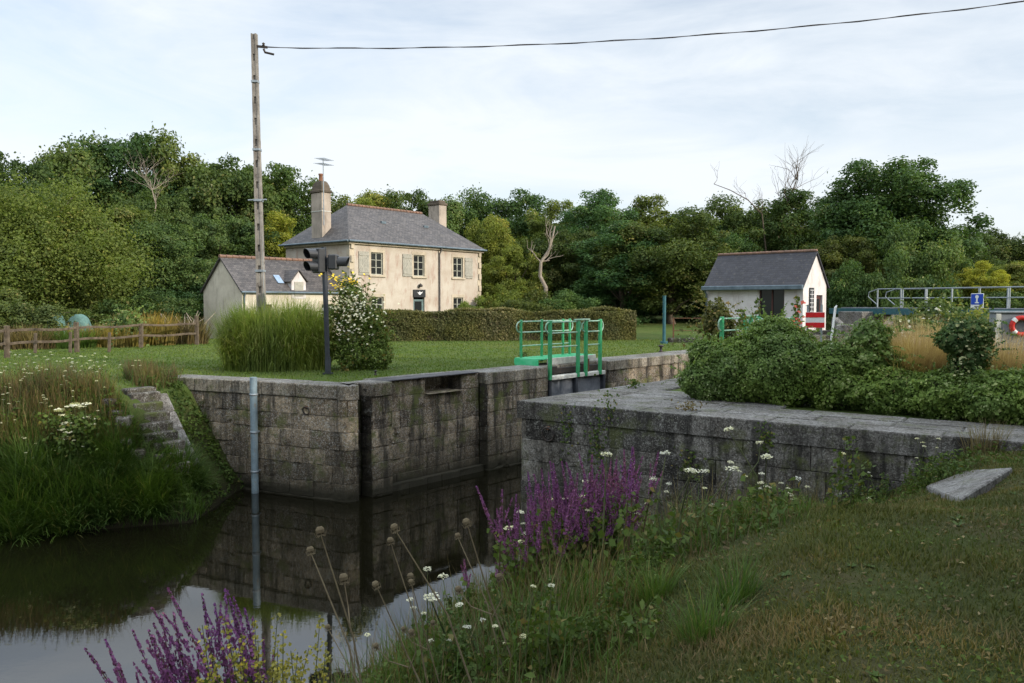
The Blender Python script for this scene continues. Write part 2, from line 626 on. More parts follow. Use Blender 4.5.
vs = SC.view_settings
vs.view_transform = 'Standard'; vs.look = 'None'; vs.gamma = 1.0; vs.exposure = 0.15; vs.use_curve_mapping = False
SC.render.engine = 'CYCLES'
SC.cycles.use_denoising = True
SC.cycles.max_bounces = 6; SC.cycles.diffuse_bounces = 3; SC.cycles.glossy_bounces = 3; SC.cycles.transmission_bounces = 3; SC.cycles.transparent_max_bounces = 6
SC.cycles.caustics_reflective = False; SC.cycles.caustics_refractive = False

# ------------------------------------------------------------------ ground and water
def axis(lo_far, lo, hi, hi_far, st):
    mid = list(np.arange(lo, hi + 1e-6, st))
    a, d = [], st
    x = hi
    while x < hi_far: d *= 1.18; x += d; a.append(x)
    b, d = [], st; x = lo
    while x > lo_far: d *= 1.18; x -= d; b.append(x)
    return np.array(b[::-1] + mid + a)


gx = axis(-900, -17, 14, 900, .22); gy = axis(-300, -1, 36, 1500, .22)
GX, GY = np.meshgrid(gx, gy)
GZ = gz(GX.ravel(), GY.ravel())
nx, ny = len(gx), len(gy)
ii = np.arange(nx - 1)[None, :] + nx * np.arange(ny - 1)[:, None]
GQ = np.stack([ii, ii + 1, ii + nx + 1, ii + nx], -1).reshape(-1, 4)
t = NT('ground_turf')
w_ = t.world()
nA = t.noise(w_, .55, 6, .65); nB = t.noise(w_, 3.2, 6, .7); nC = t.noise(w_, 45, 4, .75)
gcol = t.mix(t.ramp(nA, .36, .64), (.042, .064, .016), (.064, .076, .022))
gcol = t.mix(t.attr('rnd'), gcol, t.mix(t.ramp(nA, .36, .64), (.072, .122, .026), (.104, .138, .034)))
gcol = t.mix(t.ramp(nB, .48, .68, 0, .6), gcol, t.mix(t.attr('rnd'), (.078, .066, .032), (.115, .105, .045)))
gcol = t.mix(t.ramp(nC, .35, .7, 0, .55), gcol, (.022, .032, .008))
nD = t.noise(w_, 1.4, 5, .7)
gcol = t.mix(t.math('MULTIPLY', t.ramp(nD, .50, .64, 0, .55), t.ramp(t.attr('rnd'), 0, 1, 1, .3)), gcol, (.085, .068, .034))
sx = t.n('ShaderNodeSeparateXYZ'); gg = t.n('ShaderNodeNewGeometry'); t.l(gg.outputs['Position'], sx.inputs[0])
gcol = t.mix(t.ramp(sx.outputs['Z'], -1.0, -.25, .8, 0), gcol, t.mix(nB, (.030, .026, .012), (.028, .036, .010)))
gcol = t.mix(t.ramp(sx.outputs['Z'], -2.9, -2.5, .9, 0), gcol, (.016, .013, .008))
gcol = t.mix(t.ramp(sx.outputs['Y'], 62, 68, 0, .8), gcol, (.03, .034, .014))
M_GROUND = t.done(gcol, .95, t.bump(t.math('ADD', nC, t.math('MULTIPLY', nB, .6)), .9, .05), 0, .1)
g_s = (GX.ravel() - B0[0]) * BN[0] + (GY.ravel() - B0[1]) * BN[1]
g_q = (GX.ravel() - PR[0]) * NR_FRONT[0] + (GY.ravel() - PR[1]) * NR_FRONT[1]
ground = mesh_np('ground', np.stack([GX.ravel(), GY.ravel(), GZ], 1), GQ, M_GROUND, smooth=True, rnd=np.where((g_q > -.3) & (g_s > -1), 0.0, 1.0))
tag(ground, kind='structure')

t = NT('canal_water')
w_ = t.world()
h = t.math('ADD', t.math('MULTIPLY', t.noise(t.world((1, 1, 1)), 2.2, 3, .5), .7), t.math('MULTIPLY', t.noise(t.world((1.0, 2.2, 1)), 9, 2, .5), .22))
b_ = t.n('ShaderNodeBsdfPrincipled')
b_.inputs['Base Color'].default_value = (.0050, .0046, .0022, 1)
b_.inputs['Roughness'].default_value = .015
b_.inputs['IOR'].default_value = 1.6
t.l(t.bump(h, .022, .05), b_.inputs['Normal'])
t.l(b_.outputs[0], t.out.inputs[0])
mb = MB()
mb.add([(-70, -60, WATER_Z), (40, -60, WATER_Z), (40, 62, WATER_Z), (-70, 62, WATER_Z)], [(0, 1, 2, 3)])
tag(mb.build('water', t.m), kind='structure')
# ------------------------------------------------------------------ stone walls
M_STONE_L = m_stone('granite_left', hx(186, 168, 140), hx(116, 102, 84), .8, .85)
M_STONE_R = m_stone('granite_right', hx(146, 142, 134), hx(78, 76, 73), .45, .65)
_CT = (hx(158, 156, 152), hx(132, 131, 128))
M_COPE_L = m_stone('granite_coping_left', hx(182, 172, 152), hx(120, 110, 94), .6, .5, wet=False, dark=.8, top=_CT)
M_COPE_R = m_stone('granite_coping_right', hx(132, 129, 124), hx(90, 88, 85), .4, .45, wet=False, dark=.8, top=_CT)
M_COPING = m_stone('granite_coping', hx(158, 156, 152), hx(132, 131, 128), .3, .25, wet=False, dark=.3)
M_STEP = m_stone('granite_step', hx(128, 122, 112), hx(92, 87, 78), .5, .85, wet=False, dark=.4)
M_MORTAR = m_plain('mortar_dark', (.03, .028, .022), (.06, .055, .045), 4)
M_IRON = m_plain('iron_black', (.02, .02, .02), (.05, .035, .025), 8, .6, .3)
M_RUST = m_plain('iron_rust', (.16, .07, .03), (.08, .04, .025), 8, .8, .3)
M_GALV = m_plain('galvanised_grey', (.32, .36, .38), (.22, .25, .27), 5, .5, .1, .3)
M_GREEN = m_plain('green_paint', hx(36, 138, 84), hx(60, 152, 102), 6, .42, .08, 0, .5, c3=hx(92, 120, 88))
M_GREEN_PALE = m_plain('green_paint_worn', hx(160, 178, 160), hx(96, 158, 122), 7, .5, .08, 0, .5)
M_WHITEPAINT = m_plain('white_paint_worn', hx(205, 205, 195), hx(170, 168, 158), 5, .6, .1)
M_STEELGREY = m_plain('grey_steel_panel', hx(118, 122, 128), hx(88, 92, 98), 3, .5, .1, .2)
M_TEAL = m_plain('teal_paint', hx(52, 98, 104), hx(40, 80, 88), 4, .5, .1)
M_WOOD_OLD = m_plain('weathered_wood', hx(104, 92, 76), hx(70, 60, 48), 5, .9, .4)


def stone_run(mb, pts, ztop, zbot, courses, out, lens=(.45, 1.05), seed=1, joint=.030):
    """squared blocks in courses along a smooth polyline (world xy), faces towards the side 'out' (+1 = right of travel)"""
    rr = random.Random(seed)
    P = [Vector((p[0], p[1], 0)) for p in pts]
    cum = [0.0]
    for a, b in zip(P[:-1], P[1:]): cum.append(cum[-1] + (b - a).length)
    L = cum[-1]

    def pos(s):
        s = min(max(s, 0), L)
        for i in range(len(P) - 1):
            if s <= cum[i + 1] + 1e-9:
                k = (s - cum[i]) / max(cum[i + 1] - cum[i], 1e-9)
                return P[i].lerp(P[i + 1], k)
        return P[-1].copy()

    def nor(s):
        a = pos(max(s - .06, 0)); b = pos(min(s + .06, L))
        d = (b - a).normalized()
        return Vector((d.y, -d.x, 0)) * out

    z = ztop; ci = 0
    while z > zbot:
        hgt = courses[ci % len(courses)]
        z0, z1 = z - hgt, z
        s = 0.0; first = True
        while s < L - 1e-6:
            ln = rr.uniform(*lens)
            if first: ln *= rr.uniform(.5, 1.0); first = False
            e = min(s + ln, L)
            if L - e < .25: e = L
            b = rr.uniform(.010, .020)
            base = rr.uniform(-.016, .016)
            ss = [s, s + b]
            for c in cum[1:-1]:
                if s + b < c < e - b: ss.append(c)
            k = max(1, int((e - s) / .16)); 
            for q in range(1, k):
                c = s + (e - s) * q / k
                if all(abs(c - o) > .04 for o in ss) and c < e - b: ss.append(c)
            ss = sorted(ss) + [e - b, e]
            zz = [z0, z0 + b] + [z0 + (z1 - z0) * f for f in (.35, .65)] + [z1 - b, z1]
            V = []; m_z = len(zz)
            for i, si in enumerate(ss):
                p, n = pos(si), nor(si)
                for j, zj in enumerate(zz):
                    edge = i in (0, len(ss) - 1) or j in (0, len(zz) - 1)
                    dep = -joint * rr.uniform(.7, 1.2) if edge else base + rr.uniform(-.006, .006)
                    if not edge and (i in (1, len(ss) - 2) or j in (1, m_z - 2)): dep -= abs(rr.gauss(0, .010)) + (.03 if rr.random() < .07 else 0)
                    V.append(p + n * dep + Vector((0, 0, zj)))
            m = len(zz)
            Fs = []
            for i in range(len(ss) - 1):
                for j in range(m - 1):
                    q = (i * m + j, (i + 1) * m + j, (i + 1) * m + j + 1, i * m + j + 1)
                    Fs.append(q if out > 0 else q[::-1])
            mb.add(V, Fs, min(1, max(0, rr.gauss(.5, .33))), smooth=False)
            s = e
        z = z0; ci += 1


def coping_run(mb, a, b, back, zt, thick, out, over=.03, lens=(1.0, 1.6), seed=1):
    rr = random.Random(seed)
    a, b = Vector((a[0], a[1], 0)), Vector((b[0], b[1], 0))
    d = b - a; L = d.length; d.normalize()
    n = Vector((d.y, -d.x, 0)) * out
    s = 0
    while s < L - 1e-6:
        e = min(s + rr.uniform(*lens), L)
        if L - e < .4: e = L
        c = a + d * (s + e) / 2 + n * (over - back) / 2
        c.z = zt - thick / 2 + rr.uniform(-.006, .006)
        mb.frame(c, d * ((e - s) / 2 - .005), n * (over + back) / 2, (0, 0, thick / 2), rr.random(), .025)
        s = e


CR = [.44, .40, .46, .41, .45, .40, .44, .42, .44]
CT = .36
# ---- left wall
wl_root = thing('lock_wall', 'mossy granite lock wall on the far side with rounded corner and gate recess', 'wall')
mb = MB()
pl = Vector(_p(PL)); wl2 = Vector((WING_L[0], WING_L[1]))
wing_pts = [pl + wl2 * t_ for t_ in (6.3, .22)]
c0 = lk(-.43, 0)
corner = []
a0 = pl + wl2 * .22; b0_ = Vector((c0.x, c0.y)); ctrl = Vector(_p(lk(-.83, -.02)))
for i in range(1, 6):
    k = i / 5
    corner.append(a0 * (1 - k) ** 2 + ctrl * 2 * k * (1 - k) + b0_ * k * k)
stone_run(mb, wing_pts + corner, -CT, -3.5, CR, +1, seed=3)
L2 = lambda u, v: Vector(_p(lk(u, v)))
stone_run(mb, [L2(0, 0), L2(.69, 0)], -CT, -3.5, CR, +1, seed=7)
stone_run(mb, [L2(.69, 0), L2(.69, -.38)], -CT, -3.5, CR, +1, seed=8)
stone_run(mb, [L2(.69, -.38), L2(2.2, -.38)], -.03, -.47, [.44], +1, seed=9)
stone_run(mb, [L2(.69, -.38), L2(4.39, -.38)], -.47, -3.5, CR[1:], +1, seed=10)
stone_run(mb, [L2(3.66, -.40), L2(4.39, -.38)], -.03, -.47, [.44], +1, seed=9)
stone_run(mb, [L2(4.39, 0), L2(7.24, 0)], -CT, -3.5, CR, +1, seed=12)
stone_run(mb, [L2(7.24, 0), L2(7.24, -.4)], -CT, -3.5, CR, +1, seed=13)
stone_run(mb, [L2(7.24, -.4), L2(10.7, -.4)], -CT, -3.5, CR, +1, seed=14)
stone_run(mb, [L2(10.7, -.4), L2(10.7, 0)], -CT, -3.5, CR, +1, seed=15)
stone_run(mb, [L2(10.7, 0), L2(38, 0)], -CT, -3.5, CR, +1, seed=16)
# slot behind the recess opening
for a_, b_2 in (((2.2, -.38), (2.2, -1.0)), ((3.66, -1.0), (3.66, -.40))):
    stone_run(mb, [L2(*a_), L2(*b_2)], -.03, -.6, [.5], +1, seed=20)
stone_run(mb, [L2(2.2, -1.0), L2(3.66, -1.0)], -.03, -.6, [.5], +1, seed=21)
q = [lk(2.2, -.2), lk(3.66, -.2), lk(3.66, -1.02), lk(2.2, -1.02)]
mb.add([(p.x, p.y, -.475) for p in q], [(0, 1, 2, 3)], .2)
# footing ledges just above the water
stone_run(mb, [L2(.75, -.10), L2(4.33, -.10)], -2.78, -3.4, [.5], +1, seed=22)
q = [lk(.72, -.10), lk(4.36, -.10), lk(4.36, -.3), lk(.72, -.3)]
mb.add([(p.x, p.y, -2.785) for p in q], [(0, 1, 2, 3)], .3)
wl_body = mb.build('stone_face', M_STONE_L, wl_root)
M_STONE_G = m_stone('granite_groove', hx(92, 84, 70), hx(58, 52, 44), .15, .5)  # stained stone, its colour also carrying the shade of groove and recess
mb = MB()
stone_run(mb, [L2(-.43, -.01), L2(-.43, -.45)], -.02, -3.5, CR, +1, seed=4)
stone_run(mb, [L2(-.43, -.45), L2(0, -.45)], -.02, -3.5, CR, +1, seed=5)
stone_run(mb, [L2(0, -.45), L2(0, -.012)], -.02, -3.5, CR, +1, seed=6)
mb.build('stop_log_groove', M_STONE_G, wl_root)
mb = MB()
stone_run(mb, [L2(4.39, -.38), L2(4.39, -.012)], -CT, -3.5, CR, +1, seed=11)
mb.build('recess_side', M_STONE_G, wl_root)  # shading of this face put into its darker stone
mb = MB()
coping_run(mb, wing_pts[0], wing_pts[1] + wl2 * .1, .75, 0, CT, +1, seed=3)
poly = [a0 + wl2 * .1 + Vector((0, -.03))] + [p + (p - L2(-.2, -.9)).normalized() * .03 for p in corner] + [L2(-.392, -.95), a0 + wl2 * .1 + Vector((.32, .68))]
mb.prism([(p.x, p.y) for p in poly], -CT, .002, .5, .02)
coping_run(mb, L2(-.43, -.455), L2(0, -.455), .5, -.004, .3, +1, 0, seed=5)
coping_run(mb, L2(.004, 0), L2(.69, 0), .92, 0, CT, +1, .02, seed=6)
coping_run(mb, L2(4.39, 0), L2(7.24, 0), 1.15, 0, CT, +1, .02, seed=7)
coping_run(mb, L2(7.25, -.4), L2(10.7, -.4), .75, -.004, CT, +1, .02, seed=8)
coping_run(mb, L2(10.7, 0), L2(38, 0), 1.25, 0, CT, +1, .03, seed=9)
coping_run(mb, L2(.7, -.96), L2(4.38, -.96), .35, -.004, CT, +1, 0, seed=10)
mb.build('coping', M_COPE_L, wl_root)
mb = MB()
c = lk(2.5, -.585, -.02)
for i in range(9):
    cc = lk(.90 + i * .4, -.62, -.012 + .003 * (i % 2))
    mb.frame(cc, Vector((LD[0], LD[1], 0)) * .195, Vector((LN[0], LN[1], 0)) * .32, (0, 0, .016), .4, .006)
mb.build('cover_plate', m_plain('dark_chequer_plate', (.03, .03, .035), (.06, .058, .06), 6, .6, .5, .3), wl_root)

# ---- right wall
wr_root = thing('lock_wall', 'dark granite lock wall nearest the camera with a broad pale coping', 'wall')
mb = MB()
pr = Vector(_p(PR)); wr2 = Vector((WING_R[0], WING_R[1]))
CRR = [.44, .46, .44, .47, .42, .46, .44]
rd = Vector(_p(LD))
rc = [pr + wr2 * .14, pr + wr2 * .05 + rd * .04, pr + rd * .14]
stone_run(mb, [pr + wr2 * 12.5] + rc, -CT, -3.5, CRR, -1, (.75, 1.5), seed=31)
stone_run(mb, [pr + rd * .15, pr + rd * 25], -CT, -3.5, CRR, -1, (.9, 1.6), seed=32)
wr_body = mb.build('stone_face', M_STONE_R, wr_root)
mb = MB()
nf = Vector(_p(NR_FRONT))
n_in = -nf
# front row of long slabs, then two rows of paving behind, mitred along the chamber edge
rr = random.Random(5)


def chamber_s(back):        # how far along the wing the chamber edge lies at this depth behind the face
    # point pr + wr2*s + n_in*back lies on the line pr + rd*t
    A = wr2; B = -rd
    rhs = -n_in * back
    det = A.x * B.y - A.y * B.x
    return (rhs.x * B.y - rhs.y * B.x) / det


rows = [(-.03, .62), (.62, 1.22), (1.22, 1.9), (1.9, 2.7), (2.7, 3.6)]
for ri, (b0r, b1r) in enumerate(rows):
    e_max = [12.5, 12.5, 12.5, 4.5, 4.0][ri]
    s0 = None
    k0, k1 = chamber_s(b0r) - .01, chamber_s(b1r) - .01
    s = max(k0, k1) + rr.uniform(.7, 1.3)
    g = .004
    P_ = lambda s_, b_3: pr + wr2 * s_ + n_in * b_3
    poly = [P_(k0 + g, b0r + g), P_(s - g, b0r + g), P_(s - g, b1r - g), P_(k1 + g, b1r - g)]
    mb.prism([(p.x, p.y) for p in poly], -CT, rr.uniform(-.004, .004), rr.random(), .022)
    while s < e_max:
        e = s + rr.uniform(1.0, 1.7)
        poly = [P_(s + g, b0r + g), P_(e - g, b0r + g), P_(e - g, b1r - g), P_(s + g, b1r - g)]
        mb.prism([(p.x, p.y) for p in poly], -CT, rr.uniform(-.006, .006), rr.random(), .022)
        s = e
st = chamber_s(3.6)
p0 = pr + wr2 * chamber_s(3.6) + n_in * 3.6
coping_run(mb, p0 + rd * .02, p0 + rd * 20, 1.2, 0, CT, -1, .02, seed=12)
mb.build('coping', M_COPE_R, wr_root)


# ---- rusty rings, gauge pipe
def mooring_ring(p, n, label, r_=.13):
    t_ = thing('mooring_ring', label, 'mooring ring', p, math.atan2(n.y, n.x))
    mb = MB()
    pts = [(.035 + .02 * math.cos(a), r_ * math.sin(a), -r_ * .9 + r_ * math.cos(a)) for a in [2 * PI * i / 20 for i in range(21)]]
    mb.tube(pts, .018, 7, cap=False)
    mb.build('ring', M_IRON, t_)
    mb = MB(); mb.box((.02, 0, 0), (.08, .05, .07), bev=.01)
    mb.build('staple', M_RUST, t_)


p = at_y(549, 428, 1); d_ = ray(549, 428)
# meet the right wing plane
tt = (Vector((PR[0], PR[1], 0)) - Vector((0, 0, 0))).dot(Vector((nf.x, nf.y, 0))) / d_.dot(Vector((nf.x, nf.y, 0)))
mooring_ring(Vector((0, 0, CAM_Z)) + d_ * tt + Vector((nf.x, nf.y, 0)) * .01, nf, 'rusty iron mooring ring high on the near right wall above the purple flowers', .14)
nwl = Vector((-WING_L[1], WING_L[0]))
if nwl.y > 0: nwl = -nwl
tt = Vector((pl.x, pl.y, 0)).dot(Vector((nwl.x, nwl.y, 0))) / ray(307, 407).dot(Vector((nwl.x, nwl.y, 0)))
mooring_ring(Vector((0, 0, CAM_Z)) + ray(307, 407) * tt + Vector((nwl.x, nwl.y, 0)) * .01, nwl, 'dark mooring ring on the far lock wall right of the grey pipe', .10)

tt = Vector((pl.x, pl.y, 0)).dot(Vector((nwl.x, nwl.y, 0))) / ray(258, 400).dot(Vector((nwl.x, nwl.y, 0)))
pp = Vector((0, 0, CAM_Z)) + ray(258, 400) * tt
t_ = thing('gauge_pipe', 'pale blue-grey vertical pipe fixed to the far lock wall down to the water', 'pipe', (pp.x + nwl.x * .16, pp.y + nwl.y * .16, WATER_Z))
mb = MB(); mb.tube([(0, 0, -.3), (0, 0, 3.08)], .095, 14); mb.build('pipe', m_plain('pipe_blue_grey', hx(128, 146, 152), hx(104, 120, 128), 4, .5, .1, 0, .4, c3=hx(120, 110, 95)), t_)
for z_ in (.55, 1.6, 2.6):
    mb = MB(); mb.lathe((0, 0, z_), [(.098, 0), (.108, 0), (.108, .05), (.098, .05)], 14)
    mb.frame((-nwl.x * .09, -nwl.y * .09, z_ + .025), (nwl.x * .08, nwl.y * .08, 0), (-nwl.y * .03, nwl.x * .03, 0), (0, 0, .02))
    mb.build('clamp', M_GALV, t_)

# ---- stone steps down the left bank
st_top = on_z(137, 385, 0); st_bot = on_ground(178, 452)
t_ = thing('stone_steps', 'old granite steps going down the left bank beside a sloping kerb stone', 'steps', (st_top.x, st_top.y, 0))
a_ = Vector((st_top.x, st_top.y, -.02)); b_3 = Vector((-8.0, 19.0, -1.85))
d3 = b_3 - a_; dxy = Vector((d3.x, d3.y, 0)); ln = dxy.length; dxy.normalize(); sd = Vector((-dxy.y, dxy.x, 0))
mb = MB(); nst = 9
for i in range(nst):
    c = a_ + d3 * ((i + .5) / nst)
    c.z = gz1(c.x, c.y) + .01
    mb.frame(c - Vector((st_top.x, st_top.y, 0)) + sd * random.uniform(-.08, .08), dxy * (ln / nst * .5 + .07), sd * random.uniform(.32, .42), (0, 0, .15), random.random(), .03)
mb.build('step_stones', M_STEP, t_)
mb = MB()
o = Vector((st_top.x, st_top.y, 0))
for i in range(4):
    k0, k1 = i / 4 * .82, (i + 1) / 4 * .82
    p0 = a_ + d3 * k0 + sd * .58 - o; p1 = a_ + d3 * (k1 - .006) + sd * .58 - o
    p0.z = gz1(p0.x + o.x, p0.y + o.y) + .14; p1.z = gz1(p1.x + o.x, p1.y + o.y) + .14
    mb.beam(p0, p1, .34, .24, random.random(), .03)
mb.build('sloping_kerb', M_COPING, t_)
mb = MB()
for i in range(5):
    c = a_ + d3 * (.1 + .15 * i) - sd * random.uniform(.62, .8) - o
    c.z = gz1(c.x + o.x, c.y + o.y) + random.uniform(-.08, .03)
    mb.box(c, (random.uniform(.25, .45), random.uniform(.2, .4), random.uniform(.18, .3)), random.uniform(0, 3), random.random(), .04)
mb.build('edge_stones', M_STEP, t_)

# ---- flat slab in the near grass
cs = SLAB_C
zc = sum(c.z for c in cs) / 4 + .05
mb = MB()
o = sum(cs, Vector()) / 4
A_ = np.array([[c.x - o.x, c.y - o.y, 1] for c in cs]); co_ = np.linalg.lstsq(A_, np.array([c.z - o.z for c in cs]), rcond=None)[0]
lift = -1
for i in range(9):
    for j in range(9):
        p_ = (cs[0] * (1 - i / 8) + cs[1] * (i / 8)) * (1 - j / 8) + (cs[3] * (1 - i / 8) + cs[2] * (i / 8)) * (j / 8)
        lift = max(lift, gz1(p_.x, p_.y) - o.z - (co_[0] * (p_.x - o.x) + co_[1] * (p_.y - o.y) + co_[2]))
tops = [Vector((c.x - o.x, c.y - o.y, co_[0] * (c.x - o.x) + co_[1] * (c.y - o.y) + co_[2] + lift - .005)) for c in cs]
V = [p - Vector((0, 0, .16)) for p in tops] + [p - Vector((0, 0, .02)) for p in tops] + [p * .97 + Vector((0, 0, .003)) for p in tops]
mb.add(V, [(0, 1, 5, 4), (1, 2, 6, 5), (2, 3, 7, 6), (3, 0, 4, 7), (4, 5, 9, 8), (5, 6, 10, 9), (6, 7, 11, 10), (7, 4, 8, 11), (8, 9, 10, 11)], .6)
tag(mb.build('stone_slab', M_COPING, loc=o), 'flat grey granite slab lying in the near grass by the right wall end', 'stone slab')


# ------------------------------------------------------------------ lock gates with their footbridges
def lock_gate(side, label):
    """one open leaf lying in its recess, local x along the lock, local y away from the water; side +1 left, -1 right"""
    if side > 0: base = lk(0, 0); sgn = 1
    else: base = lk(0, LW); sgn = -1
    t_ = thing('lock_gate', label, 'lock gate', base, LROT)
    Y = lambda y: y * sgn
    u0, u1 = (7.35, 10.55) if side > 0 else (9.1, 12.0)
    dz = .16 if side > 0 else .1
    yb = .14
    # leaf: frame, panels
    mb = MB()
    mb.box(((u0 + u1) / 2, Y(yb), -.40), (u1 - u0, .26, .14), bev=.015)
    mb.build('top_beam', M_WHITEPAINT, t_)
    mb = MB()
    for u in (u0 + .06, (u0 + u1) / 2 - .1, u1 - .06):
        mb.box((u, Y(yb), -1.98), (.12, .24, 3.0), bev=.01)
    for z in (-1.2, -2.1, -2.95):
        mb.box(((u0 + u1) / 2, Y(yb + .002), z), (u1 - u0 - .05, .2, .14), bev=.01)
    mb.build('leaf_frame', m_plain('gate_frame_dark', hx(62, 66, 72), hx(48, 50, 54), 4, .5, .1, .2), t_)
    mb = MB(); mb.box(((u0 + u1) / 2, Y(yb + .05), -1.98), (u1 - u0 - .1, .05, 3.0)); mb.build('leaf_panel', M_STEELGREY, t_)
    # footbridge deck behind the leaf
    d0, d1 = (u0 - .1, u1 - .05) if side > 0 else (u0 - .2, u1 + .2)
    mb = MB()
    mb.box(((d0 + d1) / 2, Y(.95), .20), (d1 - d0, 1.0, .05), bev=.008)
    mb.box((d0 + .02, Y(.95), .04), (.05, 1.04, .30), bev=.008)
    for i in range(16):
        mb.box((d0 + .15 + i * (d1 - d0 - .3) / 15, Y(.95), .229), (.03, .96, .008))
    mb.build('walkway', m_plain('green_deck', hx(60, 178, 120), hx(90, 190, 140), 5, .5, .1), t_)
    mb = MB()
    mb.box(((d0 + d1) / 2 + .25, Y(.43), .11), (d1 - d0 - .5, .05, .22), bev=.008)
    mb.build('fascia', M_WHITEPAINT, t_)
    mb = MB()
    mb.box(((u0 + u1) / 2, Y(.3), -.2), (u1 - u0 - .3, .16, .18), bev=.01)
    mb.box((u0 + .5, Y(.8), -.14), (.3, 1.2, .2), bev=.01)
    mb.box((u0 + 2.2, Y(.8), -.14), (.3, 1.2, .2), bev=.01)
    mb.build('beam', M_IRON, t_)
    mb = MB(); mb.tube([(u0 + 2.35, Y(.2), -.33), (u0 + 2.35, Y(.2), .12)], .07, 10); mb.build('rack_rod', M_RUST, t_)
    top = 1.5 if side > 0 else 1.66
    tr = .055
    front = [u0 + .02, u0 + 1.55, u0 + 2.0, u1 - .35]
    for u in front:
        mb = MB(); mb.box((u, Y(.02), (-.45 + top) / 2), (.12, .10, top + .45), bev=.012); mb.build('post', M_GREEN, t_)
    back = [d0 + .1, u0 + 1.1, u0 + 2.3, u1 - .5]
    for u in back:
        mb = MB(); mb.box((u, Y(1.25), (.05 + top) / 2), (.09, .07, top - .05), bev=.012); mb.build('post', M_GREEN, t_)
    # rails with hooped ends
    for nm, y, ua, ub in (('handrail', .02, front[0], front[1]), ('handrail', .02, front[2], front[3]), ('handrail', 1.25, back[0], back[-1])):
        mb = MB()
        for za, zb_ in ((top - .06, top - .42), (.62, .62)):
            if za != zb_:
                rad = (za - zb_) / 2; zc_ = (za + zb_) / 2
                left = [(ua - .05 - rad * math.sin(a), Y(y), zc_ - rad * math.cos(a)) for a in [PI * i / 8 for i in range(9)]]
                right = [(ub + .05 + rad * .7 * math.sin(a), Y(y), zc_ + rad * math.cos(a)) for a in [PI * i / 8 for i in range(9)]]
                mb.tube(left + right + [left[0]], .024, 7)
            else:
                mb.build(nm, M_GREEN_PALE, t_); mb = MB()
                mb.tube([(ua, Y(y), za), (ub, Y(y), za)], .024, 7)
        mb.build('mid_rail', M_GREEN_PALE, t_)
    mb = MB(); mb.box((u0 + 1.78, Y(.02), top - .0), (.75, .16, .05), bev=.008); mb.build('gear_cap', M_GREEN_PALE, t_)
    return t_


lock_gate(1, 'open grey steel lock gate with green railed footbridge against the far wall')
lock_gate(-1, 'lock gate footbridge with green hooped railing rising behind the ivy')


def bollard(p, label, s=1.0):
    mb = MB()
    mb.lathe((0, 0, 0), [(0.0, .0), (.10 * s, 0), (.10 * s, .02), (.055 * s, .05 * s), (.05 * s, .2 * s), (.12 * s, .24 * s), (.125 * s, .27 * s), (.06 * s, .30 * s), (0, .305 * s)], 16)
    tag(mb.build('bollard', M_IRON, loc=p), label, 'bollard')


bollard(on_z(661, 352, .0), 'small black mushroom bollard on the lock coping beyond the gate', 1.0)
bollard(on_z(375.5, 375, .0), 'tiny iron knob on the coping at the far wall corner', .45)
# ------------------------------------------------------------------ buildings
def m_slate(name, c1, c2, sx_=.26, sy_=.16):
    t = NT(name)
    uv = t.n('ShaderNodeUVMap', uv_map='UVMap')
    br = t.n('ShaderNodeTexBrick')
    t.l(uv.outputs[0], br.inputs['Vector'])
    br.inputs['Color1'].default_value = (*c1, 1); br.inputs['Color2'].default_value = (*c2, 1)
    br.inputs['Mortar'].default_value = (.012, .012, .014, 1)
    br.inputs['Scale'].default_value = 1.0
    br.inputs['Brick Width'].default_value = sx_; br.inputs['Row Height'].default_value = sy_
    br.inputs['Mortar Size'].default_value = .010; br.inputs['Mortar Smooth'].default_value = .3
    w = t.world()
    n = t.noise(w, 1.3, 6, .7); n2 = t.noise(w, 7, 5, .7)
    col = t.mix(t.ramp(n, .4, .65, 0, .6), br.outputs['Color'], t.mix(1.0, br.outputs['Color'], (.62, .6, .56), 'MULTIPLY'))
    col = t.mix(t.ramp(n2, .57, .7, 0, .4), col, (.15, .13, .085))
    return t.done(col, .62, t.bump(t.math('SUBTRACT', n2, t.math('MULTIPLY', br.outputs['Fac'], 1.5)), .6, .015), 0, .4)


def m_plaster(name, c1, c2, stain, amt=.5):
    t = NT(name)
    w = t.world()
    n = t.noise(w, .8, 6, .65, .3)
    col = t.mix(t.ramp(n, .38, .62), c1, c2)
    st = t.noise(t.world((1.6, 1.6, .5)), 1.5, 6, .7)
    col = t.mix(t.ramp(st, .52, .68, 0, amt), col, stain)
    f = t.noise(w, 18, 5, .75)
    col = t.mix(t.ramp(f, .35, .65, 0, .22), col, t.mix(1.0, col, (.6, .57, .53), 'MULTIPLY'))
    return t.done(col, .92, t.bump(f, .4, .02), 0, .15)


M_SLATE = m_slate('slate_roof', hx(90, 85, 82), hx(62, 59, 58))
M_SLATE_DARK = m_slate('slate_roof_dark', hx(52, 52, 58), hx(36, 36, 42))
M_TERRA = m_plain('terracotta_ridge', hx(136, 104, 86), hx(108, 88, 76), 3, .9, .4)
M_CREAM = m_plaster('cream_render', hx(180, 172, 158), hx(166, 155, 140), hx(144, 114, 100), .7)
M_GREYREND = m_plaster('grey_render', hx(200, 192, 174), hx(182, 173, 156), hx(138, 130, 118), .5)
M_WHITEREND = m_plaster('white_render', hx(204, 200, 196), hx(188, 182, 178), hx(146, 128, 118), .55)
M_DRESSED = m_plaster('dressed_stone', hx(186, 174, 152), hx(158, 148, 130), hx(120, 112, 98), .5)
M_PALEWOOD = m_plain('pale_green_shutter', hx(166, 162, 148), hx(144, 142, 130), 5, .7, .2)
M_FRAME = m_plain('window_frame_pale', hx(176, 176, 160), hx(150, 150, 136), 5, .6, .1)
M_GLASS = NT('window_glass').done((.018, .020, .020), .12, None, 0, .3)
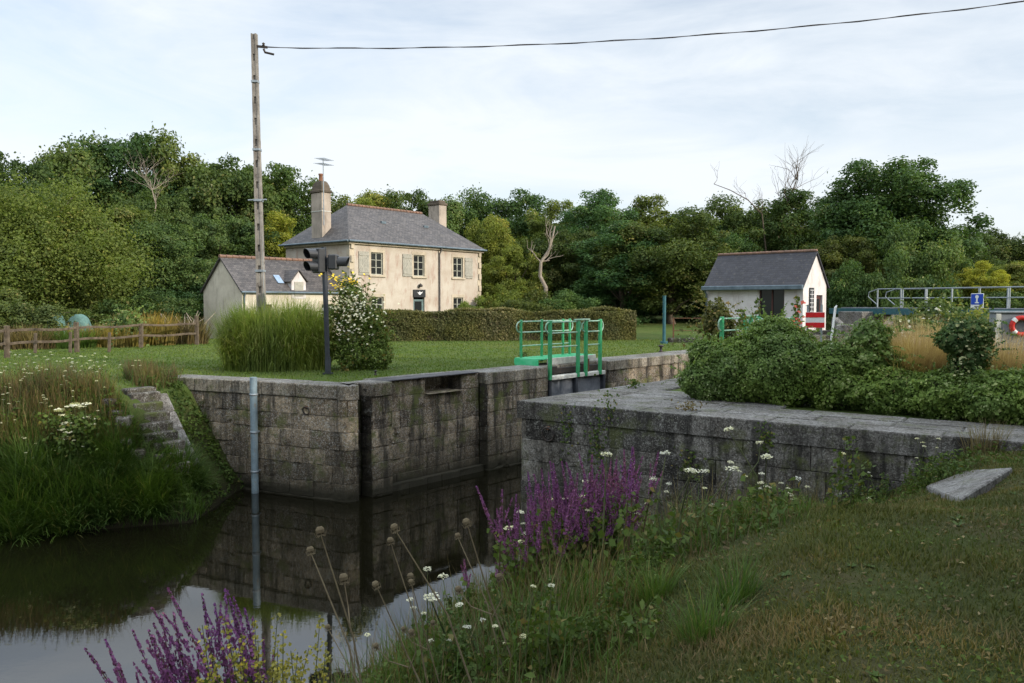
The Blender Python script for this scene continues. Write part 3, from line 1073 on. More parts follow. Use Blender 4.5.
M_ZINC = m_plain('zinc_gutter', hx(108, 122, 130), hx(84, 98, 106), 3, .5, .1, .3)
M_DARKWOOD = m_plain('red_brown_joinery', hx(84, 46, 40), hx(62, 36, 32), 4, .6, .2)
M_BLACKMETAL = m_plain('black_metal', (.018, .020, .022), (.028, .030, .032), 5, .45, .06, .1, .5)
M_BRICK = m_plaster('chimney_stone', hx(168, 156, 142), hx(144, 134, 122), hx(96, 88, 80), .6)
M_CAPSTONE = m_plaster('dark_cap_stone', hx(98, 88, 76), hx(76, 70, 60), hx(50, 46, 40), .5)


def wall_plane(mb, o, ax, L, H, opens, depth=.2, flip=False, rnd=.5):
    """wall face from o along the unit vector ax with real openings (x0,x1,z0,z1) and reveals going inwards"""
    o, ax = Vector(o), Vector(ax).normalized()
    n = Vector((ax.y, -ax.x, 0))
    if flip: n = -n
    xs = sorted({0, L} | {q for w in opens for q in w[:2]}); zs = sorted({0, H} | {q for w in opens for q in w[2:]})
    P = lambda x, z, d=0.0: o + ax * x - n * d + Vector((0, 0, z))
    quad = lambda a, b, c, d: mb.add([a, b, c, d], [(0, 1, 2, 3) if not flip else (3, 2, 1, 0)], rnd)
    for i in range(len(xs) - 1):
        for j in range(len(zs) - 1):
            cx_, cz_ = (xs[i] + xs[i + 1]) / 2, (zs[j] + zs[j + 1]) / 2
            if any(w[0] < cx_ < w[1] and w[2] < cz_ < w[3] for w in opens): continue
            quad(P(xs[i], zs[j]), P(xs[i + 1], zs[j]), P(xs[i + 1], zs[j + 1]), P(xs[i], zs[j + 1]))
    for x0, x1, z0, z1 in opens:
        quad(P(x0, z0), P(x0, z0, depth), P(x0, z1, depth), P(x0, z1))
        quad(P(x1, z0, depth), P(x1, z0), P(x1, z1), P(x1, z1, depth))
        quad(P(x0, z0), P(x1, z0), P(x1, z0, depth), P(x0, z0, depth))
        quad(P(x0, z1, depth), P(x1, z1, depth), P(x1, z1), P(x0, z1))


def window(parent, x0, x1, z0, z1, y=.12, cols=2, rows_=3, surround=True, frame_mat=None, name='window', sill=True):
    """window in the plane y of its building (front faces -y)"""
    fm = frame_mat or M_FRAME
    mb = MB(); w = .06
    cx_, cz_ = (x0 + x1) / 2, (z0 + z1) / 2
    mb.box((x0 + w / 2, y, cz_), (w, .06, z1 - z0 - .004)); mb.box((x1 - w / 2, y, cz_), (w, .06, z1 - z0 - .004))
    mb.box((cx_, y, z0 + w / 2), (x1 - x0 - 2 * w, .06, w)); mb.box((cx_, y, z1 - w / 2), (x1 - x0 - 2 * w, .06, w))
    for i in range(1, cols):
        xx = x0 + (x1 - x0) * i / cols
        mb.box((xx, y - .003, cz_), (.07 if cols == 2 else .04, .06, z1 - z0 - 2 * w))
    for j in range(1, rows_):
        zz = z0 + (z1 - z0) * j / rows_
        mb.box((cx_, y + .004, zz), (x1 - x0 - 2 * w, .035, .035))
    f = mb.build(name, fm, parent)
    mb = MB(); mb.box((cx_, y + .02, cz_), (x1 - x0 - .06, .012, z1 - z0 - .06)); mb.build('pane', M_GLASS, f)
    if surround:
        mb = MB(); b = .17; p = -.012
        for xx in (x0 - b / 2, x1 + b / 2):
            mb.box((xx, p + .02, cz_), (b - .004, .06, z1 - z0), bev=.006)
        mb.box((cx_, p + .02, z1 + .11), (x1 - x0 + 2 * b, .064, .216), bev=.006)
        mb.build('surround', M_DRESSED, f)
    if sill:
        mb = MB(); mb.box((cx_, -.03, z0 - .07), (x1 - x0 + .4, .16, .13), bev=.01); mb.build('sill', M_DRESSED, f)
    return f


def roof_sheet(mb, quad, th=.07, rnd=.5):
    """a roof slope as a slab: quad counter-clockwise seen from above"""
    q = [Vector(p) for p in quad]
    n = (q[1] - q[0]).cross(q[-1] - q[0]).normalized()
    lo = [p - n * th for p in q]; m = len(q)
    Fs = [tuple(range(m)), tuple(range(2 * m - 1, m - 1, -1))]
    for i in range(m): Fs.append((i, m + i, m + (i + 1) % m, (i + 1) % m))
    mb.add(q + lo, Fs, rnd)


# ---- lock keeper's house
HD = Vector((.637, .771, 0)).normalized()
HROT = math.atan2(HD.y, HD.x)
H0 = at_y(349.4, 240.6, 50.0)
HB = gz1(H0.x, H0.y)
house = thing('house', 'cream two storey house with hipped slate roof and two tall chimneys', 'house', (H0.x, H0.y, HB), HROT)
HL, HW, HH = 12.25, 6.7, H0.z - HB
ups = [(1.72, 2.72), (5.45, 6.45), (9.3, 10.3)]
z_s, z_t = 3.85 - HB, 5.28 - HB
opens = [(a, b, z_s, z_t) for a, b in ups] + [(1.75, 2.75, 1.0 - HB, 2.42 - HB), (5.4, 6.45, .2, 2.5 - HB), (9.3, 10.3, 1.0 - HB, 2.42 - HB)]
mb = MB()
wall_plane(mb, (0, 0, 0), (1, 0, 0), HL, HH, opens)
mb.add([(0, 0, 0), (0, HW, 0), (0, HW, HH), (0, 0, HH)], [(3, 2, 1, 0)])
mb.add([(HL, 0, 0), (HL, HW, 0), (HL, HW, HH), (HL, 0, HH)], [(0, 1, 2, 3)])
mb.add([(0, HW, 0), (HL, HW, 0), (HL, HW, HH), (0, HW, HH)], [(3, 2, 1, 0)])
mb.build('wall', M_CREAM, house)
mb = MB()
for z in np.arange(0.0, HH - .4, .42):
    odd = int(round(z / .42)) % 2
    mb.box((.2 - .02, .12, z + .205), (.40 - .15 * odd, .28 + .2 * odd, .40), bev=.01)
mb.build('quoins', M_DRESSED, house)
mb = MB()
for z in np.arange(0.0, HH - .4, .42):
    odd = int(round(z / .42)) % 2
    mb.box((HL - .2 + .02, .12, z + .205), (.40 - .15 * odd, .28 + .2 * odd, .40), bev=.01)
mb.build('quoins', M_DRESSED, house)
mb = MB()
mb.box((HL / 2, -.09, HH - .10), (HL + .36, .18, .2), bev=.03)
mb.box((-.09, HW / 2, HH - .10), (.18, HW - .01, .2), bev=.03)
mb.box((HL + .09, HW / 2, HH - .10), (.18, HW - .01, .2), bev=.03)
mb.build('cornice', M_DRESSED, house)
ov = .28; zr = 8.62 - HB; ze = HH + .02; rx0, rx1 = 2.55, HL - 2.75
A, B, C_, D_ = (-ov, -ov, ze), (HL + ov, -ov, ze), (HL + ov, HW + ov, ze), (-ov, HW + ov, ze)
E, F_ = (rx0, HW / 2, zr), (rx1, HW / 2, zr)
mb = MB()
roof_sheet(mb, [A, B, F_, E]); roof_sheet(mb, [C_, D_, E, F_]); roof_sheet(mb, [D_, A, E]); roof_sheet(mb, [B, C_, F_])
roof = mb.build('roof', M_SLATE, house)
mb = MB()
nrt = 22
for i in range(nrt):
    x0 = rx0 + (rx1 - rx0) * i / nrt; x1 = rx0 + (rx1 - rx0) * (i + 1) / nrt
    mb.tube([(x0, HW / 2, zr + .02), (x1 - .02, HW / 2, zr + .02)], [.105, .085], 8, random.random())
mb.build('ridge_tiles', M_TERRA, roof)
for sx_ in (4.3, 8.3):
    mb = MB()
    y_ = 1.9; zz = ze + (y_ + ov) / (HW / 2 + ov) * (zr - ze)
    mb.beam((sx_ - .2, y_ - .18, zz - .08), (sx_ + .2, y_ - .18, zz - .08), .12, .16); mb.build('roof_vent', M_ZINC, roof)
mb = MB(); mb.tube([(-ov, -ov - .06, ze - .04), (HL + ov, -ov - .06, ze - .04)], .065, 8)
mb.tube([(-ov - .06, -ov, ze - .04), (-ov - .06, HW + ov, ze - .04)], .065, 8)
mb.build('gutter', M_ZINC, house)
mb = MB(); mb.tube([(7.85, -.3, ze - .06), (7.85, -.3, ze - .2), (7.85, -.08, ze - .5), (7.85, -.08, .1)], .055, 8)
mb.build('drainpipe', m_plain('drainpipe_grey', hx(112, 108, 104), hx(86, 82, 80), 4, .6, .1), house)
for a, b in ups: window(house, a, b, z_s, z_t)
window(house, 1.75, 2.75, 1.0 - HB, 2.42 - HB); window(house, 9.3, 10.3, 1.0 - HB, 2.42 - HB)
mb = MB()
mb.box((5.925, .12, 1.2 - HB / 2), (1.0, .05, 2.2)); 
dr = mb.build('door', m_plain('grey_green_door', hx(104, 124, 122), hx(86, 104, 104), 5, .6, .1), house)
mb = MB(); mb.box((5.925, .09, 1.75 - HB), (.66, .012, .8)); mb.build('pane', M_GLASS, dr)
mb = MB(); mb.box((6.28, .08, 1.1 - HB), (.03, .05, .14)); mb.build('handle', M_IRON, dr)


def shutter(x0, x1, z0, z1, diag):
    mb = MB(); n = 6; w = (x1 - x0) / n
    for i in range(n):
        mb.box((x0 + w * (i + .5), -.045, (z0 + z1) / 2), (w - .006, .035, z1 - z0), rnd=random.random(), bev=.004)
    for z in (z0 + .22, z1 - .22): mb.box(((x0 + x1) / 2, -.075, z), (x1 - x0 - .04, .025, .10), bev=.004)
    if diag: mb.beam((x0 + .06, -.073, z0 + .3), (x1 - .06, -.073, z1 - .3), .022, .10)
    mb.build('shutter', M_PALEWOOD, house)


shutter(ups[0][0] - 1.02, ups[0][0] - .19, z_s - .04, z_t + .02, True)
shutter(ups[1][0] - 1.02, ups[1][0] - .19, z_s - .04, z_t + .02, True)
shutter(ups[2][1] + .19, ups[2][1] + 1.0, z_s - .04, z_t + .02, False)
mb = MB(); mb.box((5.92, -.05, 2.68 - HB), (1.12, .07, .52), bev=.01)
sg = mb.build('name_board', M_BLACKMETAL, house)
M_WHITE = m_plain('white_enamel', (.72, .72, .70), (.66, .66, .64), 5, .4, .03, 0, .4)
mb = MB()
pts = [(5.62, 2.80), (5.74, 2.74), (5.86, 2.76), (5.92, 2.84), (5.98, 2.76), (6.10, 2.77), (6.24, 2.82), (6.12, 2.70), (6.04, 2.66), (6.0, 2.60), (5.86, 2.60), (5.80, 2.68)]
mb.add([(x, -.0875, z - HB) for x, z in pts] + [(x, -.0905, z - HB) for x, z in pts], [tuple(range(len(pts), 2 * len(pts)))[::-1]])
mb.build('emblem', M_WHITE, sg)
mb = MB(); mb.lathe((0, 0, 0), [(0, -.1), (.13, -.1), (.15, .02), (.0, .16)], 12)
lp = mb.build('wall_lamp', M_IRON, house, (5.93, -.16, 3.22 - HB))


def chimney(cx_, cy_, sx_, sy_, zb_, zt, pots, name_parent, cap=True):
    mb = MB(); mb.box((cx_, cy_, (zb_ + zt) / 2), (sx_, sy_, zt - zb_), bev=.015)
    ch = mb.build('chimney', M_BRICK, name_parent)
    mb = MB()
    mb.box((cx_, cy_, zt + .10), (sx_ + .14, sy_ + .14, .18), bev=.03)
    # swept top
    b0_, b1_ = (sx_ / 2 - .02, sy_ / 2 - .02), (sx_ * .26, sy_ * .26)
    zA, zB = zt + .2, zt + .78
    V = []
    for z, k in ((zA, 0), (zA + .28, .2), (zB - .1, .62), (zB, 1)):
        hx_, hy_ = b0_[0] * (1 - k) + b1_[0] * k, b0_[1] * (1 - k) + b1_[1] * k
        V += [(cx_ - hx_, cy_ - hy_, z), (cx_ + hx_, cy_ - hy_, z), (cx_ + hx_, cy_ + hy_, z), (cx_ - hx_, cy_ + hy_, z)]
    Fs = [(i * 4 + k, i * 4 + (k + 1) % 4, i * 4 + 4 + (k + 1) % 4, i * 4 + 4 + k) for i in range(3) for k in range(4)] + [(12, 13, 14, 15)]
    if cap: mb.add(V, Fs, .4)
    else: mb.box((cx_, cy_, zt + .28), (sx_ - .1, sy_ - .1, .2), bev=.04)
    mb.build('chimney_cap', M_CAPSTONE, ch)
    zz = zB if cap else zt + .36
    for dx in pots:
        mb = MB(); mb.lathe((cx_ + dx, cy_, zz - .05), [(.15, 0), (.13, .1), (.12, .42), (.155, .46), (.155, .54), (.10, .54), (.1, .3)], 12)
        mb.build('chimney_pot', m_plain('chimney_pot_clay', hx(142, 98, 72), hx(110, 80, 62), 4, .9, .2), ch)
    return ch


chL = chimney(.42, 3.35, .72, 1.12, 5.2, 9.15 - HB, [0.0], house)
chimney(HL - .38, 4.1, .8, 1.15, 5.2, 9.45 - HB, [], house, cap=False)
mb = MB()
mb.tube([(-.25, 2.2, 7.0), (-.25, 2.2, 11.2)], .03, 7)
for i, z in enumerate((11.1, 10.8)):
    mb.tube([(-.9, 1.7 + .1 * i, z), (.5, 2.6, z + .12)], .016, 5)
    for k in range(7):
        f = k / 6; px_, py_ = -.9 + 1.4 * f, 1.7 + .1 * i + (.9 - .1 * i) * f
        mb.tube([(px_ - .18, py_ + .3, z + .12 * f), (px_ + .18, py_ - .3, z + .12 * f)], .011, 4)
mb.tube([(-.25, 2.2, 7.5), (.05, 2.6, 7.45)], .03, 6); mb.tube([(-.25, 2.2, 8.1), (.05, 2.72, 8.1)], .025, 6)
mb.build('aerial', M_GALV, house)
mb = MB()
for z in (8.0,):
    mb.box((.42, 3.35, z), (.76, 1.16, .05)); 
mb.build('chimney_band', M_WHITEPAINT, house)

# ---- low annex
ax0, ax1, ay0, ay1 = -7.2, -.004, .5, 4.6
annex = thing('annex', 'low grey gabled outbuilding with slate roof and small dormer joined to the house', 'outbuilding', (H0.x + HD.x * ax0 - HD.y * ay0 * 1, H0.y + HD.y * ax0 + HD.x * ay0, gz1(-15, 45)), HROT)
AL, AW = ax1 - ax0, ay1 - ay0
AB = gz1(-15, 45); ah = 2.75 - AB; ar = 4.62 - AB
mb = MB()
wall_plane(mb, (0, 0, 0), (1, 0, 0), AL, ah, [(1.0, 1.9, .0, 2.0), (5.4, 6.3, .9, 2.0)])
mb.add([(0, 0, 0), (0, AW, 0), (0, AW, ah), (0, AW / 2, ar), (0, 0, ah)], [(4, 3, 2, 1, 0)])
mb.add([(AL, 0, 0), (AL, AW, 0), (AL, AW, ah), (AL, AW / 2, ar), (AL, 0, ah)], [(0, 1, 2, 3, 4)])
mb.add([(0, AW, 0), (AL, AW, 0), (AL, AW, ah), (0, AW, ah)], [(3, 2, 1, 0)])
mb.build('wall', M_GREYREND, annex)
k = (ar - ah) / (AW / 2)
mb = MB(); o_ = .14
roof_sheet(mb, [(-o_, -o_, ah - o_ * k + .08), (AL, -o_, ah - o_ * k + .08), (AL, AW / 2, ar + .08), (-o_, AW / 2, ar + .08)])
roof_sheet(mb, [(AL, AW + o_, ah - o_ * k + .08), (-o_, AW + o_, ah - o_ * k + .08), (-o_, AW / 2, ar + .08), (AL, AW / 2, ar + .08)])
rf = mb.build('roof', M_SLATE, annex)
mb = MB()
for i in range(18): mb.tube([(-o_ + (AL + o_) * i / 18, AW / 2, ar + .1), (-o_ + (AL + o_) * (i + 1) / 18 - .02, AW / 2, ar + .1)], [.11, .09], 8, random.random())
mb.build('ridge_tiles', M_TERRA, rf)
mb = MB(); mb.tube([(-o_, -.2, ah - .1), (AL, -.2, ah - .1)], .06, 8); mb.tube([(.1, -.2, ah - .12), (.1, -.07, ah - .4), (.1, -.07, .1)], .045, 8); mb.build('gutter', M_ZINC, annex)
window(annex, 5.4, 6.3, .9, 2.0, sill=False)
mb = MB(); mb.box((1.45, .12, 1.0), (.9, .05, 2.0)); mb.build('door', M_DARKWOOD, annex)
dx = 3.75
mb = MB()
mb.add([(dx - .5, -.03, ah - .45), (dx + .5, -.03, ah - .45), (dx + .5, -.03, ah + .55), (dx, -.03, ah + 1.15), (dx - .5, -.03, ah + .55),
        (dx - .5, 1.3, ah - .45), (dx + .5, 1.3, ah - .45), (dx + .5, 1.3, ah + .55), (dx, 1.3, ah + 1.15), (dx - .5, 1.3, ah + .55)],
       [(0, 1, 2, 3, 4), (0, 4, 9, 5), (1, 6, 7, 2)])
dm = mb.build('dormer', M_WHITEREND, annex)
mb = MB()
for sgn in (1, -1):
    a_ = [(dx, -.12, ah + 1.22), (dx + sgn * .62, -.12, ah + .52), (dx + sgn * .62, 1.5, ah + .52), (dx, 1.5, ah + 1.22)]
    roof_sheet(mb, a_ if sgn < 0 else a_[::-1], .06)
mb.build('dormer_roof', M_SLATE, dm)
mb = MB(); mb.box((dx, -.04, ah + .12), (.62, .05, .85)); mb.build('hatch', M_PALEWOOD, dm)
mb = MB(); mb.beam((dx - 1.15, .62, ah + .62 * k + .13), (dx - .75, .62, ah + .62 * k + .13), .7, .05, up=(0, -k, 1)); mb.build('rooflight', m_plain('rooflight_blue', hx(150, 170, 190), hx(120, 142, 164), 3, .3, .05, .2, .6), rf)

# ---- small white lock cabin
CB = at_y(706.5, 285.6, 45.0)
cab_dir = Vector((.73, -.684, 0)).normalized()
crot = math.atan2(cab_dir.y, cab_dir.x)
KL, KW = 5.55, 3.0
kb = gz1(13, 42); kh = CB.z - kb; kr = kh + 1.68
cabin = thing('cabin', 'small white rendered lock cabin with steep dark slate roof', 'cabin', (CB.x, CB.y, kb), crot)
mb = MB()
wall_plane(mb, (0, 0, 0), (1, 0, 0), KL, kh, [(3.15, 4.55, kh - 2.15, kh - .18)])
wall_plane(mb, (KL, 0, 0), (0, 1, 0), KW, kh, [(1.7, 2.5, .05, kh - .55)])
mb.add([(KL, 0, kh), (KL, KW, kh), (KL, KW / 2, kr)], [(0, 1, 2)])
mb.add([(0, 0, 0), (0, KW, 0), (0, KW, kh), (0, KW / 2, kr), (0, 0, kh)], [(4, 3, 2, 1, 0)])
mb.add([(0, KW, 0), (KL, KW, 0), (KL, KW, kh), (0, KW, kh)], [(3, 2, 1, 0)])
mb.build('wall', M_WHITEREND, cabin)
kk = (kr - kh) / (KW / 2); o_ = .22
mb = MB()
roof_sheet(mb, [(-.1, -o_, kh - o_ * kk + .1), (KL + .1, -o_, kh - o_ * kk + .1), (KL + .1, KW / 2, kr + .1), (-.1, KW / 2, kr + .1)])
roof_sheet(mb, [(KL + .1, KW + o_, kh - o_ * kk + .1), (-.1, KW + o_, kh - o_ * kk + .1), (-.1, KW / 2, kr + .1), (KL + .1, KW / 2, kr + .1)])
rf = mb.build('roof', M_SLATE_DARK, cabin)
mb = MB()
for i in range(16): mb.tube([(-.1 + (KL + .2) * i / 16, KW / 2, kr + .1), (-.1 + (KL + .2) * (i + 1) / 16 - .02, KW / 2, kr + .1)], [.09, .075], 8, random.random())
mb.build('ridge_tiles', M_TERRA, rf)
mb = MB(); mb.box((KL / 2, -o_ - .09, kh - .16), (KL + .25, .17, .24), bev=.03); mb.tube([(.05, -.3, kh - .25), (.05, -.08, kh - .5), (.05, -.08, 0)], .05, 8)
mb.build('gutter', M_ZINC, cabin)
f = window(cabin, 3.15, 4.55, kh - 2.15, kh - .18, cols=2, rows_=1, surround=False, frame_mat=M_DARKWOOD, sill=False)
mb = MB(); mb.box((KL - .14, 2.1, (kh - .5) / 2), (.06, .8, kh - .62)); d_ = mb.build('door', M_DARKWOOD, cabin)
mb = MB(); mb.box((KL - .10, 2.1, kh - 1.2), (.012, .5, .9)); mb.build('pane', M_GLASS, d_)
mb = MB(); mb.box((KL + .03, 1.0, kh - .85), (.04, .56, 1.35), bev=.006)
sb = mb.build('barred_panel', M_BLACKMETAL, cabin)
mb = MB()
for i in range(6): mb.box((KL + .053, 1.0, kh - .85 + (i - 2.5) * .22), (.008, .44, .03))
mb.box((KL + .054, 1.0, kh - .85), (.008, .035, 1.1))
mb.build('white_bars', M_WHITE, sb)

# ------------------------------------------------------------------ poles, signal, signs, fences
# concrete line pole
pb = at_y(263.0, 365, 25.2); pt = at_y(254.0, 34, 25.2)
pz = gz1(pb.x, pb.y)
pole = thing('utility_pole', 'tall weathered grey line pole leaning slightly behind the tall grass clump', 'pole', (pb.x, pb.y, pz))
M_POLE = m_plain('pole_grey_timber', hx(152, 146, 136), hx(112, 106, 98), 2.2, .9, .4, c3=hx(84, 78, 72))
top = Vector((pt.x - pb.x, 0, pt.z - pz))
mb = MB()
n = 16
for i in range(n):
    k0, k1 = i / n, (i + 1) / n
    w = .26 - .10 * (k0 + k1) / 2
    a_, b_3 = top * k0, top * k1
    for sgn in (-1, 1):
        mb.beam(a_ + Vector((sgn * w * .36, 0, 0)), b_3 + Vector((sgn * w * .36, 0, 0)), w * .9, w * .26, random.random(), up=(1, 0, 0))
    mb.beam(a_ + top * .003, a_ + top * (1 / n * .72), w * .72, w * .62, random.random(), .006, up=(1, 0, 0))
mb.beam(Vector((0, .03, 0)), top + Vector((0, .03, 0)), .12, .18, .4, up=(1, 0, 0))
mb.build('shaft', M_POLE, pole)
for k_ in (.30, .51, .66, .86):
    p = top * k_; mb = MB(); w = .26 - .10 * k_ + .03
    mb.box(p, (w, w * 1.05, .07), bev=.004); mb.build('steel_band', M_GALV, pole)
mb = MB(); mb.tube([top * .51 + Vector((-.3, -.08, 0)), top * .51 + Vector((.28, -.08, .02))], .025, 6); mb.build('step_bar', M_GALV, pole)
mb = MB()
mb.beam(top * .965 + Vector((0, 0, 0)), top * .965 + Vector((.42, -.06, -.06)), .05, .07)
mb.tube([top * .95 + Vector((.3, -.05, .05)), top * .95 + Vector((.34, -.05, -.05)), top * .95 + Vector((.62, -.07, -.12))], .035, 7)
mb.lathe(tuple(top * .965 + Vector((.30, -.05, -.02))), [(0, 0), (.05, .01), (.03, .05), (.05, .08), (0, .12)], 10)
mb.build('wire_bracket', M_IRON, pole)
mb = MB(); mb.tube([Vector((.10, -.1, .2)), top * .3 + Vector((.10, -.08, 0)), top * .6 + Vector((.07, -.07, 0))], .022, 6); mb.build('cable_duct', M_GALV, pole)
# wire to a pole out of frame
wa = Vector((pb.x, pb.y, pz)) + top * .965 + Vector((.42, -.06, -.06))
wb = at_y(1024, 1.5, 22.3); dirw = wb - wa; wb2 = wa + dirw * 1.55
mb = MB(); pts = []
for i in range(61):
    k_ = i / 60
    p = wa.lerp(wb2, k_)
    # sag chosen so that the line hangs below its chord as a slack cable does
    kk_ = k_ * 1.55
    p.z = wa.z + dirw.z * kk_ - 1.34 * 4 * kk_ * (1.0 - kk_) * .31
    pts.append(p)
mb.tube(pts, .012, 6)
mb.tube([p + Vector((0, .03 * math.sin(i * 1.3), .022 * math.cos(i * 1.3))) for i, p in enumerate(pts)], .009, 5)
mb.build('overhead_wire', M_IRON).location = (0, 0, 0)
tag(bpy.data.objects['overhead_wire'], 'slack black overhead cable strung across the sky from the line pole', 'cable')

# traffic signal
sp = on_z(328, 374, -.02); s_top = at_y(325, 247, sp.y)
sig = thing('traffic_signal', 'black two headed boat traffic signal on a thin dark post', 'traffic light', sp)
mb = MB(); hgt = s_top.z - sp.z
mb.tube([(0, 0, 0), (-.03, 0, 1.6), (-.085, 0, hgt)], .075, 12); mb.tube([(0, 0, 0), (0, 0, .04)], .16, 12); mb.tube([(0, 0, .04), (0, 0, .5)], .09, 12)
mb.build('post', m_plain('dark_grey_post', hx(58, 62, 68), hx(44, 48, 52), 4, .5, .1, .2), sig)


def head(z, ang, off, nl, hh):
    ca, sa = math.cos(ang), math.sin(ang)
    c = Vector((off[0], off[1], z))
    mb = MB(); mb.box(c, (.26, .34, hh), ang, .5, .03)
    mb.box(c + Vector((-ca * .14, -sa * .14, 0)), (.08, .2, hh * .6), ang, .5, .01)
    hd = mb.build('signal_head', M_BLACKMETAL, sig)
    for i in range(nl):
        zz = z + (hh / nl) * (nl / 2 - .5 - i)
        mb = MB(); q_ = 18
        V, Fs = [], []
        for x, cut in ((.0, 0), (.34, 1)):
            for k in range(q_ + 1):
                a = -PI * .28 + (PI * 1.56) * k / q_
                xx = x * (1 - .45 * abs(math.cos((a + PI * .0) / 1)) * 0) - (.12 * (1 - math.sin(a)) * .5 if cut else 0)
                for rr_ in (.155, .143):
                    V.append((.13 + xx, rr_ * math.cos(a), rr_ * math.sin(a)))
        m = 2 * (q_ + 1)
        for k in range(q_):
            a0, a1 = 2 * k, 2 * k + 2
            Fs += [(a0, a1, m + a1, m + a0), (a0 + 1, m + a0 + 1, m + a1 + 1, a1 + 1), (m + a0, m + a1, m + a1 + 1, m + a0 + 1)]
        V = [(c.x + ca * v[0] - sa * v[1], c.y + sa * v[0] + ca * v[1], zz + v[2]) for v in V]
        mb.add(V, Fs, .5); mb.build('visor', M_BLACKMETAL, hd)
        mb = MB(); mb.lathe((.128, 0, 0), [(0, .03), (.08, .025), (.135, 0)], 16, axis='x')
        mb.v = [(c.x + ca * v[0] - sa * v[1], c.y + sa * v[0] + ca * v[1], zz + v[2]) for v in mb.v]
        mb.build('lens', m_plain('lens_dark', (.05, .012, .01) if i == 0 else (.008, .035, .02), (.03, .01, .01), 3, .15, .02, 0, .6), hd)


head(s_top.z - sp.z - .40, PI + .85, (-.22, -.05), 2, .72)
head(s_top.z - sp.z - .44, -.05, (.20, .0), 1, .44)

# teal lamp post and rusty railings inland
p = on_z(664, 343, .0); p.z = gz1(p.x, p.y)
mb = MB(); mb.tube([(0, 0, -.05), (0, 0, 2.42)], .085, 12); mb.tube([(0, 0, 0), (0, 0, .12)], .2, 12); mb.tube([(0, 0, 2.42), (0, 0, 2.46)], .10, 12)
tag(mb.build('bollard_post', M_TEAL, loc=p), 'plain teal metal post standing on the lawn behind the far lock wall', 'post')
p = on_z(712, 342, .0); p.z = gz1(p.x, p.y)
rl = thing('railing', 'rusty iron railing standing on a dark stone beam left of the cabin', 'railing', p, -.12)
for x in (-2.0, -.45, -.2, 1.4):
    mb = MB(); mb.box((x, 0, .72), (.07, .07, 1.2)); mb.build('post', M_RUST, rl)
for z in (.62, 1.28):
    mb = MB(); mb.tube([(-2.0, 0, z), (1.4, 0, z)], .022, 6); mb.build('rail', M_RUST, rl)
mb = MB(); mb.box((-.3, -.1, .08), (4.0, .5, .34), bev=.05); mb.build('stone_beam', m_stone('granite_dark', hx(70, 66, 60), hx(50, 48, 44), .2, .3, wet=False), rl)

# wooden fence
fp = [(-46, 366), (7, 358), (77, 352), (141, 348), (197, 345)]
fpt = []
for q_ in fp:
    v_ = on_z(q_[0], q_[1], -.03); v_.z = gz1(v_.x, v_.y); fpt.append(v_)
fo = fpt[0]
fence = thing('wooden_fence', 'weathered two rail timber fence along the back of the left lawn', 'fence', fo)
for i, v_ in enumerate(fpt):
    mb = MB(); hh = [1.2, 1.25, 1.3, 1.12, 1.45][i]
    mb.beam(v_ - fo - Vector((0, 0, .1)), v_ - fo + Vector((.03 * (i % 2), 0, hh)), .17, .14, random.random(), .015, up=(0, 1, 0)); mb.build('post', M_WOOD_OLD, fence)
for a_, b_3 in zip(fpt[:-1], fpt[1:]):
    for zz in (.55, 1.04):
        mb = MB()
        m_ = 5
        for i in range(m_):
            k0, k1 = i / m_, (i + 1) / m_
            j = lambda k: Vector((0, -.10, zz + .03 * math.sin(k * 7 + a_.x)))
            mb.beam(a_.lerp(b_3, k0) - fo + j(k0), a_.lerp(b_3, k1) - fo + j(k1), .05, .10, random.random(), .01)
        mb.build('rail', M_WOOD_OLD, fence)
for px_, dd in ((58, .5), (98, .45), (22, .6)):
    v_ = on_z(px_, 354, -.03); v_.z = gz1(v_.x, v_.y)
    mb = MB(); mb.beam((0, 0, -.1), (.03, .02, .85), .10, .10, .4, .01, up=(0, 1, 0))
    o = mb.build('stake', M_WOOD_OLD, loc=(v_.x, v_.y + .9, v_.z))
    tag(o, {58: 'short grey stake behind the fence under the teal netting', 98: 'short grey stake behind the middle of the fence', 22: 'short grey stake behind the fence at its left end'}[px_], 'stake')

# red-white-red waterway board and white boat hook by the right gate
p = at_y(815, 320, 23.5)
rb = thing('waterway_sign', 'red and white banded board on a railing right of the green hoops', 'sign', (p.x, p.y, gz1(p.x, p.y)), -.1)
zc = p.z - gz1(p.x, p.y)
mb = MB(); mb.box((0, 0, zc), (.54, .02, .46), bev=.004); bd = mb.build('board', M_WHITE, rb)
M_RED = m_plain('red_enamel', hx(206, 30, 34), hx(186, 26, 32), 4, .45, .04, 0, .4)
mb = MB(); mb.box((0, -.013, zc + .15), (.54, .006, .15)); mb.box((0, -.013, zc - .15), (.54, .006, .15)); mb.build('red_band', M_RED, bd)
for x in (-.2, .2):
    mb = MB(); mb.tube([(x, .05, -.3), (x, .05, zc + .45)], .03, 8); mb.build('post', M_GALV, rb)
a_ = at_y(826.5, 350, 22.6); b_3 = at_y(835.5, 307, 22.9)
mb = MB(); mb.tube([Vector((0, 0, -.9)), b_3 - a_], .035, 8); mb.tube([(b_3 - a_) * .97, (b_3 - a_) * 1.02 + Vector((.03, 0, .02))], [.04, .02], 8)
tag(mb.build('boat_hook', M_WHITE, loc=a_), 'white pole leaning upright beside the red and white board', 'boat hook')

